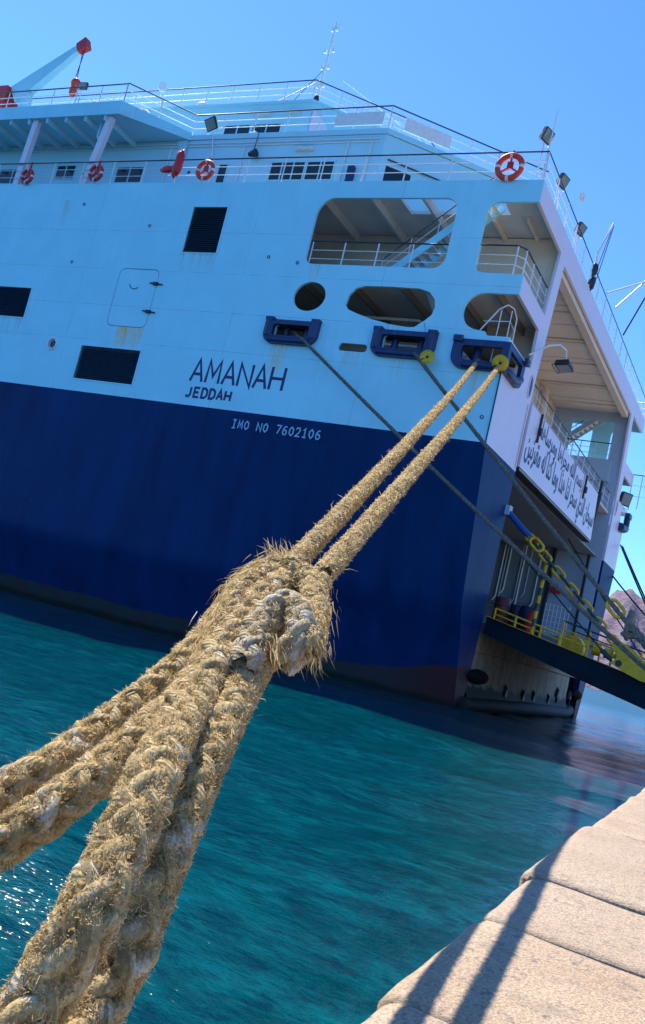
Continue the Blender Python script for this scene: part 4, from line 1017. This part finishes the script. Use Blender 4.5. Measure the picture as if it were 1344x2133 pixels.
# yellow hinge machinery along the ship end
m = MB()
for k in range(7): m.disc((-9.2+.6*k, 49.2, rz(-9.2+.6*k)+.55), (1, .2, 0), .34 if k % 2 else .26, .4, 14)
m.tube([(-9.6, 49.2, rz(-9.6)+.55), (-5.2, 49.2, rz(-5.2)+.55)], .12, 10); m.build('hinge_gear', M_yel, ramp_)
m = MB(); m.disc((-7.6, 38.0, rz(-7.6)+.1), (0, 1, 0), .52, .5, 20); m.build('sheave', M_yel, ramp_)

# things standing by the ramp opening
def drum(x, y, r, h, mat, label, name='drum'):
    z = rz(x)-.02 if x > -10.4 else 1.5
    o = thing(name, label, name.replace('_', ' '), (x, y, z))
    m = MB(); m.tube([(x, y, z), (x, y, z+h*.98), (x, y, z+h)], [r, r, r*.96], 18); m.build('barrel', mat, o)
    for t in (.33, .66): MB().torus((x, y, z+h*t), (0, 0, 1), r, .018, 20, 6).build('hoop', mat, o)
    return o
M_maroon = simple('maroon_paint', (.10, .012, .012), .5, 0, .3, 5, .2)
M_deepblue = simple('deep_blue_plastic', (.012, .02, .06), .45, 0, .3, 5, .2)
drum(-10.05, 35.75, .30, .95, M_maroon, 'dark maroon drum against the hull corner at the ramp')
drum(-9.65, 36.6, .30, .9, M_deepblue, 'first dark blue drum behind the yellow ramp rail')
drum(-9.1, 36.3, .33, 1.0, M_deepblue, 'second dark blue drum beside the red extinguisher on the ramp')
z = rz(-8.75); o = thing('fire_extinguisher', 'red wheeled fire extinguisher behind the yellow ramp rail', 'fire extinguisher', (-8.85, 35.85, z-.02))
MB().tube([(-8.85, 35.85, z), (-8.85, 35.85, z+.72), (-8.84, 35.85, z+.86), (-8.84, 35.85, z+.93)], [.2, .2, .1, .05], 16).build('cylinder', M_red, o)
MB().tube([(-8.84, 35.85, z+.9), (-8.65, 35.75, z+.85), (-8.6, 35.7, z+.35)], .02, 6).build('hose', M_black, o)
MB().box(-8.9, -8.78, 35.8, 35.9, z+.93, z+1.0).build('valve', M_dark, o)
q = ony(1157, 1230, 55.9); tag(MB().box(q.x-.32, q.x+.32, 55.8, 56.04, q.z-.17, q.z+.17).box(q.x-.34, q.x+.34, 55.78, 56.04, q.z+.18, q.z+.22).build('red_locker', M_red), 'small red locker fixed high on the grey inner wall of the car deck', 'locker')
# wire rack
rk = thing('wire_rack', 'pale wire rack standing in the car deck beside the yellow post', 'rack', (-10.9, 52, 1.5))
m = MB()
for k in range(7): m.tube([(-12.2+.22*k, 52, 2.3), (-12.2+.22*k, 52, 4.0)], .022, 5)
m.build('upright', M_white, rk)
for k in range(6): MB().tube([(-12.25, 52, 2.4+.3*k), (-10.85, 52, 2.4+.3*k)], .022, 5).build('wire', M_white, rk)
MB().box(-12.25, -10.85, 51.8, 52.3, 1.5, 2.28).build('bin', M_garage, rk)

# ramp chain: blue tension rod, then alternate yellow and green links down to the lug
ch = thing('ramp_chain', 'heavy yellow and green link chain holding the near side of the ramp', 'chain', (-8, 35.1, 3))
C0, C1, C2 = ony(1060, 1068, 35.1), ony(1103, 1118, 35.1), ony(1290, 1348, 35.0)
MB().tube([C0, C1], .13, 12).build('tension_rod', simple('bright_blue_paint', (.01, .09, .32), .4), ch)
MB().box(C0.x-.3, C0.x+.06, 34.9, 35.3, C0.z-.1, C0.z+.28).build('rod_bracket', M_casing, ch)
def chain_link(p, t, side, ln, wd, r, mat, par):
    t = t.normalized(); s_ = (side-t*side.dot(t)).normalized(); pts = []
    for i in range(20):
        a = 2*math.pi*i/20; c_, s2 = math.cos(a), math.sin(a)
        pts.append(p + t*(c_*wd/2+(1 if c_ > 0 else -1)*(ln-wd)/2) + s_*(s2*wd/2))
    MB().tube(pts, r, 8, True).build('link', mat, par)
n = 13; tt = (C2-C1)
for k in range(n):
    flat = k % 2 == 0
    chain_link(C1.lerp(C2, (k+.4)/n), tt, Vector((0, .35, 1)) if flat else Vector((.2, 1, -.3)), tt.length/n*1.36, .29 if flat else .24, .052, M_yel if flat else M_green, ch)
chain_link(C1.lerp(C2, .09)+Vector((0, -.12, .05)), tt, Vector((0, .35, 1)), .6, .34, .06, M_yel, ch)

def wire(name, pts, r, mat, label, cat, group=None):
    return tag(MB().tube(pts, r, 6).build(name, mat), label, cat, group)
# thin steel wires
a, b = ony(1072, 1139, 36.2), ony(1250, 1350, 35.15)
o = thing('ramp_stay', 'thin dark wire stay with green turnbuckle ending at the yellow lug', 'wire', b)
MB().tube([a, b], .03, 6).build('wire', M_wire, o)
MB().tube([b, ony(1256, 1356, 35.14), ony(1270, 1371, 35.12), ony(1274, 1377, 35.12)], [.04, .09, .09, .03], 8).build('turnbuckle', M_green, o)
wire('wire_stay', [ony(1184, 1122, 50), ony(1260, 1250, 49), ony(1340, 1372, 47)], .035, M_wire, 'thin dark wire slanting across the far stern column', 'wire')

# ================================================================== ROPES
def catmull(P, step):
    P = [Vector(p) for p in P]; P = [P[0]*2-P[1]]+P+[P[-1]*2-P[-2]]; out = []
    for i in range(1, len(P)-2):
        a, b, c, d = P[i-1:i+3]; n = max(2, int((c-b).length/step))
        for k in range(n):
            t = k/n; out.append(.5*((2*b)+(c-a)*t+(2*a-5*b+4*c-d)*t*t+(3*b-a-3*c+d)*t**3))
    out.append(P[-2]); return np.array([tuple(p) for p in out])
def frames(C, closed=False):
    Tn = np.gradient(C, axis=0); Tn /= np.linalg.norm(Tn, axis=1)[:, None]
    Nn = np.zeros_like(C); ref = np.cross(Tn[0], [0, 0, 1.]); ref /= np.linalg.norm(ref)
    for i in range(len(C)):
        ref = ref-Tn[i]*(ref@Tn[i]); ref /= np.linalg.norm(ref); Nn[i] = ref
    return Tn, Nn, np.cross(Tn, Nn)
def mesh_np(name, V, Fq, uv=None, tint=None, smooth=True, tri=None):
    me = bpy.data.meshes.new(name); nq = len(Fq); nt_ = 0 if tri is None else len(tri)
    me.vertices.add(len(V)); me.vertices.foreach_set('co', np.ascontiguousarray(V, np.float32).ravel())
    li = Fq.ravel() if tri is None else np.concatenate([Fq.ravel(), tri.ravel()])
    me.loops.add(len(li)); me.loops.foreach_set('vertex_index', li.astype(np.int32))
    me.polygons.add(nq+nt_)
    st = np.arange(nq)*4; tot = np.full(nq, 4)
    if nt_: st = np.concatenate([st, nq*4+np.arange(nt_)*3]); tot = np.concatenate([tot, np.full(nt_, 3)])
    me.polygons.foreach_set('loop_start', st.astype(np.int32)); me.polygons.foreach_set('loop_total', tot.astype(np.int32))
    me.polygons.foreach_set('use_smooth', np.full(nq+nt_, smooth))
    if uv is not None:
        l = me.uv_layers.new(name='UVMap'); l.data.foreach_set('uv', uv[li].astype(np.float32).ravel())
    if tint is not None:
        at = me.attributes.new('tint', 'FLOAT', 'POINT'); at.data.foreach_set('value', tint.astype(np.float32))
    me.update(); me.validate(); return me
def smooth_noise(n, k, r):
    x = np.interp(np.arange(n), np.linspace(0, n, max(3, n//k)), r.normal(0, 1, max(3, n//k))); return x
def strand_mesh(C, Rr, sides, rr, s, jit, r, sq=1.0):
    Tn, Nn, Bn = frames(C); n = len(C)
    ph = np.linspace(0, 2*np.pi, sides, endpoint=False)
    rad = rr*(1+jit*np.stack([smooth_noise(n, 5, r) for _ in range(sides)], 1))
    V = C[:, None]+rad[..., None]*(np.cos(ph)[None, :, None]*Nn[:, None]+np.sin(ph)[None, :, None]*Bn[:, None])
    idx = np.arange(n*sides).reshape(n, sides); nx = np.roll(idx, -1, 1)
    Fq = np.stack([idx[:-1], nx[:-1], nx[1:], idx[1:]], -1).reshape(-1, 4)
    uv = np.stack([np.repeat(s, sides), np.tile(np.arange(sides)/sides, n)], 1)
    return V.reshape(-1, 3), Fq, uv
def plaited(parent, name, pts, dia, step=.012, pitch=3.4, sides=8, mat=M_rope, seed=0, label=None):
    """eight-strand plaited rope: four strands wind each way, passing over and under; one mesh per strand"""
    r = np.random.default_rng(seed)
    C = catmull(pts, step); n = len(C); Tn, Nn, Bn = frames(C)
    s = np.concatenate([[0], np.cumsum(np.linalg.norm(np.diff(C, axis=0), axis=1))])
    D = dia(s/s[-1]) if callable(dia) else np.full(n, dia)
    phi = np.concatenate([[0], np.cumsum(np.diff(s)*2*np.pi/(pitch*(D[1:]+D[:-1])/2))])
    core = MB().tube([tuple(C[i]) for i in range(0, n, 6)]+[tuple(C[-1])], [float(D[i]*.3) for i in range(0, n, 6)]+[float(D[-1]*.3)], 8).build(name, mat, parent)
    core.data.uv_layers.new(name='UVMap')
    if label: tag(core, label)
    for k in range(8):
        sg = 1 if k < 4 else -1; th = sg*phi+(k % 4)*np.pi/2
        rad = D*(.285+sg*.045*np.cos(4*phi)+.012*smooth_noise(n, 7, r))
        Ck = C+rad[:, None]*(np.cos(th)[:, None]*Nn+np.sin(th)[:, None]*Bn)
        V, Fq, uv = strand_mesh(Ck, D, sides, (D*.195)[:, None], s, .16, r)
        link('strand', mesh_np('strand', V, Fq, uv), mat, core)
    return core, C, D, s
def fuzz(parent, C, D, dens, lmin, lmax, wmin, seed, dep_fn=None, curl=1.0, name='frayed_fibres', lay=.9):
    """matted broken yarn standing off the rope"""
    r = np.random.default_rng(seed); Tn, Nn, Bn = frames(C); L = np.linalg.norm(np.diff(C, axis=0), axis=1); s = np.concatenate([[0], np.cumsum(L)])
    dep = C@np.array(cd); dep = np.maximum(dep, 1.2)
    wgt = D*dens(dep); cdf = np.concatenate([[0], np.cumsum((wgt[1:]+wgt[:-1])/2*L)]); n = int(cdf[-1])
    if n < 10: return
    u = np.interp(r.uniform(0, cdf[-1], n), cdf, np.arange(len(C)))
    # clump along the rope
    i = np.clip(np.round(u+r.normal(0, 2, n)).astype(int), 0, len(C)-1); th = r.uniform(0, 2*np.pi, n)
    cl = np.sin(s[i]*23+3*np.sin(th*2+s[i]*9))+np.sin(s[i]*57+th*3)
    rd = np.cos(th)[:, None]*Nn[i]+np.sin(th)[:, None]*Bn[i]; cc = -np.sin(th)[:, None]*Nn[i]+np.cos(th)[:, None]*Bn[i]
    p = C[i]+rd*(D[i]*(.405+.085*r.random(n)))[:, None]+Tn[i]*r.normal(0, .004, n)[:, None]
    ln = r.uniform(lmin, lmax, n)*(1+.35*np.clip(cl, -1.2, 1.6))*np.clip((dep[i]/2.2)**.35, .8, 1.8)
    ln *= np.where(r.random(n) < .02, r.uniform(1.8, 3.2, n), 1)
    a = r.normal(0, lay, n); b = r.normal(0, lay, n)
    d0 = rd*.6+Tn[i]*a[:, None]+cc*b[:, None]; d0 /= np.linalg.norm(d0, axis=1)[:, None]
    d1 = d0*.5+curl*r.normal(0, .8, (n, 3))-rd*.35; d1 /= np.linalg.norm(d1, axis=1)[:, None]
    fibres(parent, name, p, d0, d1, ln, np.maximum(wmin, .00075*dep[i])*r.uniform(.7, 1.5, n), np.clip(.40+.2*cl+r.normal(0, .26, n), 0, 1), r)
def fibres(parent, name, p, d0, d1, ln, wd, tint, r):
    n = len(p)
    q1 = p+d0*(ln*.5)[:, None]; q2 = q1+d1*(ln*.5)[:, None]
    sd = np.cross(d0, r.normal(0, 1, (n, 3))); sd /= np.linalg.norm(sd, axis=1)[:, None]+1e-9
    w_ = wd[:, None]/2
    V = np.stack([p-sd*w_, p+sd*w_, q1-sd*w_*.8, q1+sd*w_*.8, q2], 1).reshape(-1, 3)
    b = np.arange(n)[:, None]*5
    Fq = b+np.array([[0, 1, 3, 2]]); tr = b+np.array([[2, 3, 4]])
    me = mesh_np(name, V, Fq, tint=np.repeat(tint, 5), smooth=False, tri=tr)
    tag(link(name, me, M_fibre, parent), kind='stuff')

DIA = .11
def pd(x, y, wpx, off=0): return atd(x, y, DIA*F/wpx+off)
K = pd(600, 1255, 64)
hawser = thing('mooring_hawser', 'thick frayed tan hawser knotted in the foreground, tied from ship to quay', 'rope', pd(170, 1940, 145))
cR, cL = ony(1044, 748, YS+.5), ony(998, 748, YS+.5)
sR, sL = ony(1038, 764, YS-.28), ony(990, 758, YS-.3)
kR, kL = pd(672, 1198, 58), pd(606, 1180, 56)
def sagged(a, b, k, n=14):
    return [a.lerp(b, (i/n)**1.6)-Vector((0, 0, k*4*((i/n)**1.6)*(1-(i/n)**1.6))) for i in range(n+1)]
dens_near = lambda d: 130000*np.clip(2.4/d, .05, 1.3)**1.4
parts = []
def rope_part(pts, dia, nm, seed, step=.012, dens=dens_near, lab=None, mat=M_rope, lm=(.006, .015), sides=8):
    core, C, D, s = plaited(hawser, nm, pts, dia, step, seed=seed, sides=sides, label=lab, mat=mat)
    fuzz(core, C, D, dens, lm[0], lm[1], .0016, seed+50)
    return core
far_d = lambda t: .096+.040*np.clip(1-t, 0, 1)**.8
for sd_, (c_, s_, k_) in enumerate(((cR, sR, kR), (cL, sL, kL))):
    core, C, D, s = plaited(hawser, 'standing_part', [c_]+sagged(s_, k_, .10), far_d, .028, seed=3+sd_, sides=6, label='pale right standing length running up to the yellow disc' if sd_ == 0 else None)
    fuzz(core, C, D, lambda d: 60000*np.clip(3.0/d, .05, 1.2)**1.2, .007, .015, .0014, 30+sd_)
legs = {'A': [(-330, 1880, 120), (-150, 1765, 108), (0, 1655, 97), (100, 1600, 92), (200, 1530, 85), (300, 1452, 78), (390, 1372, 72), (455, 1295, 67), (520, 1225, 64), (590, 1195, 62)],
        'B': [(-330, 2010, 132), (-150, 1870, 118), (0, 1757, 108), (100, 1692, 103), (200, 1613, 96), (300, 1530, 88), (380, 1455, 80), (440, 1372, 74), (490, 1300, 69), (545, 1235, 65), (600, 1200, 63)],
        'C': [(-170, 2520, 190), (-50, 2320, 168), (62, 2110, 150), (165, 1940, 143), (240, 1790, 131), (308, 1640, 117), (362, 1530, 103), (425, 1420, 88), (490, 1320, 78), (545, 1250, 72), (610, 1205, 66)],
        'D': [(-30, 2520, 172), (75, 2320, 152), (190, 2110, 137), (270, 1960, 129), (338, 1790, 119), (400, 1640, 108), (452, 1530, 98), (510, 1420, 87), (560, 1345, 79), (610, 1280, 72), (660, 1212, 65)]}
for nm, L in legs.items():
    off = {'A': .10, 'B': .02, 'C': -.06, 'D': .03}[nm]*.85
    P = [pd(x, y, w_, off*min(1, max(0, (1500-abs(y-1320))/1500))) for x, y, w_ in L]
    rope_part(P, DIA, 'loop_leg', ord(nm), .010, sides=8)
# the knot: turns of the same hawser taken round the bundle
kd = DIA*F/66
def kp(L): return [atd(x, y, DIA*F/float(np.interp(y, [1130, 1200, 1250, 1300, 1350, 1400], [60, 66, 72, 77, 82, 88]))+o_*.85) for x, y, o_ in L]
rope_part(kp([(512, 1232, .12), (508, 1220, 0), (538, 1192, -.10), (592, 1182, -.14), (642, 1210, -.12), (658, 1255, -.03), (640, 1295, .10)]), .09, 'knot_turn', 91, .009, lm=(.006, .015))
rope_part(kp([(500, 1395, .0), (525, 1345, -.07), (545, 1295, -.13), (582, 1266, -.16), (618, 1272, -.15), (632, 1310, -.12), (618, 1350, -.04), (590, 1375, .08)]), .10, 'knot_turn', 92, .009, lm=(.005, .013), mat=M_pale_rope, dens=lambda d: 60000+0*d)
rope_part(kp([(640, 1205, -.02), (654, 1238, -.11), (660, 1290, -.11), (650, 1335, -.08), (648, 1362, 0)]), .074, 'knot_turn', 93, .009, lm=(.006, .015))
rope_part(kp([(600, 1188, -.08), (545, 1202, -.15), (500, 1240, -.12), (480, 1290, -.06), (462, 1330, .02)]), .08, 'knot_turn', 94, .009, lm=(.006, .015))
# long combed-out yarn hanging off the knot
r9 = np.random.default_rng(99)
def fringe(n, src, jit, aim, ln, name, lo=0.3):
    i = r9.integers(0, len(src), n); p = np.array([tuple(src[k]) for k in i])+r9.normal(0, jit, (n, 3))
    d0 = np.array(aim)[None]+r9.normal(0, .2, (n, 3)); d0 /= np.linalg.norm(d0, axis=1)[:, None]
    d1 = d0+np.array([0, 0, -.25])[None]+r9.normal(0, .3, (n, 3)); d1 /= np.linalg.norm(d1, axis=1)[:, None]
    fibres(hawser, name, p, d0, d1, r9.uniform(ln*.3, ln*.8, n), r9.uniform(.0016, .0032, n), np.clip(r9.normal(.55, .22, n), 0, 1), r9)
def dirpx(x0, y0, x1, y1): 
    v = atd(x1, y1, kd)-atd(x0, y0, kd); return tuple(v.normalized())
fringe(800, kp([(560, 1175, -.1), (540, 1190, -.14), (580, 1190, -.16), (520, 1205, -.15), (505, 1225, -.14)]), .02, dirpx(560, 1180, 490, 1225), .12, 'combed_yarn')
fringe(160, kp([(575, 1170, -.05), (590, 1165, -.05)]), .02, dirpx(580, 1180, 560, 1130), .085, 'combed_yarn')
fringe(500, kp([(480, 1240, -.12), (470, 1270, -.1), (450, 1300, -.05), (430, 1330, 0)]), .02, dirpx(480, 1240, 440, 1320), .10, 'combed_yarn')
fringe(340, kp([(660, 1230, -.12), (668, 1270, -.13), (662, 1310, -.12), (655, 1340, -.08)]), .02, dirpx(655, 1240, 662, 1340), .075, 'combed_yarn')
fringe(120, kp([(600, 1340, -.12), (560, 1350, -.1), (650, 1360, -.05)]), .02, dirpx(600, 1300, 612, 1370), .08, 'combed_yarn')

# other mooring lines
def grey_line(px_pts, label, dia, seed, knot=None):
    o = thing('mooring_line', label, 'rope', px_pts[-1], 'grey mooring lines')
    plaited(o, 'rope', px_pts, dia, .06, pitch=4.5, sides=5, mat=M_grey_rope, seed=seed)
    return o
E3 = Vector((-.5, 26, -1.0)); A3 = ony(866, 738, YS-.3)
o3 = grey_line([ony(850, 725, YS+.45), A3]+sagged(A3, E3, .12, 8)[1:], 'grey mooring line leaving the middle blue fairlead beside the hanging yellow disc', .15, 5)
m = MB(); lumpy(m, ony(1312, 1290, 27.5), (.2, .2, .3), 4, 14); 
E2 = Vector((-.3, 26.5, -1.0)); A2 = ony(632, 708, YS-.28)
o2 = grey_line([ony(612, 690, YS+.5), ony(622, 702, YS), A2]+sagged(A2, E2, .18, 8)[1:], 'grey mooring line leaving the leftmost blue fairlead under the round opening', .14, 6)
for k, (a, b, ya, yb) in enumerate((((1293, 1135), (1420, 1425), 60.5, 48), ((1297, 1138), (1432, 1435), 60.5, 48), ((1277, 1200), (1430, 1375), 60.8, 50))):
    P = sagged(ony(*a, ya), ony(*b, yb), .1, 6)
    tag(MB().tube(P, .05, 6).build('mooring_line', M_wire), ['upper of two parallel dark lines beyond the far stern corner', 'lower of two parallel dark lines beyond the far stern corner', 'single thin dark line crossing in front of the mountain'][k], 'rope', 'dark far mooring lines')
# frayed double length and yellow link on the middle line
t3 = sagged(A3, E3, .12, 40)
def on3(x):  # point of the middle line nearest a photo column
    return min(t3, key=lambda p: abs(672+F*p.dot(cr)/p.dot(cd)-x))
pa, pb = on3(1300), on3(1500)
plaited(o3, 'splice', [pa, pa.lerp(pb, .3)+Vector((0, 0, .06)), pa.lerp(pb, .6)-Vector((0, 0, .04)), pb], .26, .05, pitch=4, sides=6, mat=M_grey_rope, seed=8)
m = MB(); q = on3(1311); lumpy(m, q, (.13, .13, .45), 14, 12); lumpy(m, q+Vector((.1, 0, -.25)), (.3, .12, .13), 15, 12); m.build('knot', M_grey_rope, o3)
chain_link(on3(1284), E3-A3, Vector((0, .3, 1)), .6, .32, .05, M_yel, o3)

# yellow rat guards
def rat_guard(c, ax, r, label):
    o = thing('rat_guard', label, 'rat guard', c, 'yellow discs on the mooring lines'); c = Vector(c); ax = Vector(ax).normalized()
    u = ax.orthogonal().normalized(); v = ax.cross(u); n = 40; vs = []; fs = []
    for rr, zz in ((.06, 0), (r*.5, .012), (r, .0)):
        for k in range(n):
            a = 2*math.pi*k/n*.985; vs.append(c+(u*math.cos(a)+v*math.sin(a))*rr*(1+.015*math.sin(5*a))+ax*zz)
    for i in range(2):
        for k in range(n-1): fs.append((i*n+k, i*n+k+1, (i+1)*n+k+1, (i+1)*n+k))
    me = MB().add(vs, fs, True).build_mesh('disc'); ob = link('disc', me, M_lime, o)
    sm = ob.modifiers.new('thickness', 'SOLIDIFY'); sm.thickness = .012
    MB().torus(c, ax, .075, .02, 16, 6).build('collar', M_lime, o)
    return o
rg = ony(1042, 756, YS-.35)
rat_guard(rg, (kR-sR)+Vector((0, -3, 0)), .30, 'round yellow disc on the pale hawser at the corner fairlead')
q = ony(890, 743, YS-.45); o = rat_guard(q, (.15, -1, .1), .28, 'round yellow disc hanging below the middle blue fairlead')
MB().tube([q+Vector((-.02, 0, .26)), ony(884, 672, YS-.02)], .008, 5).build('cord', M_wire, o)
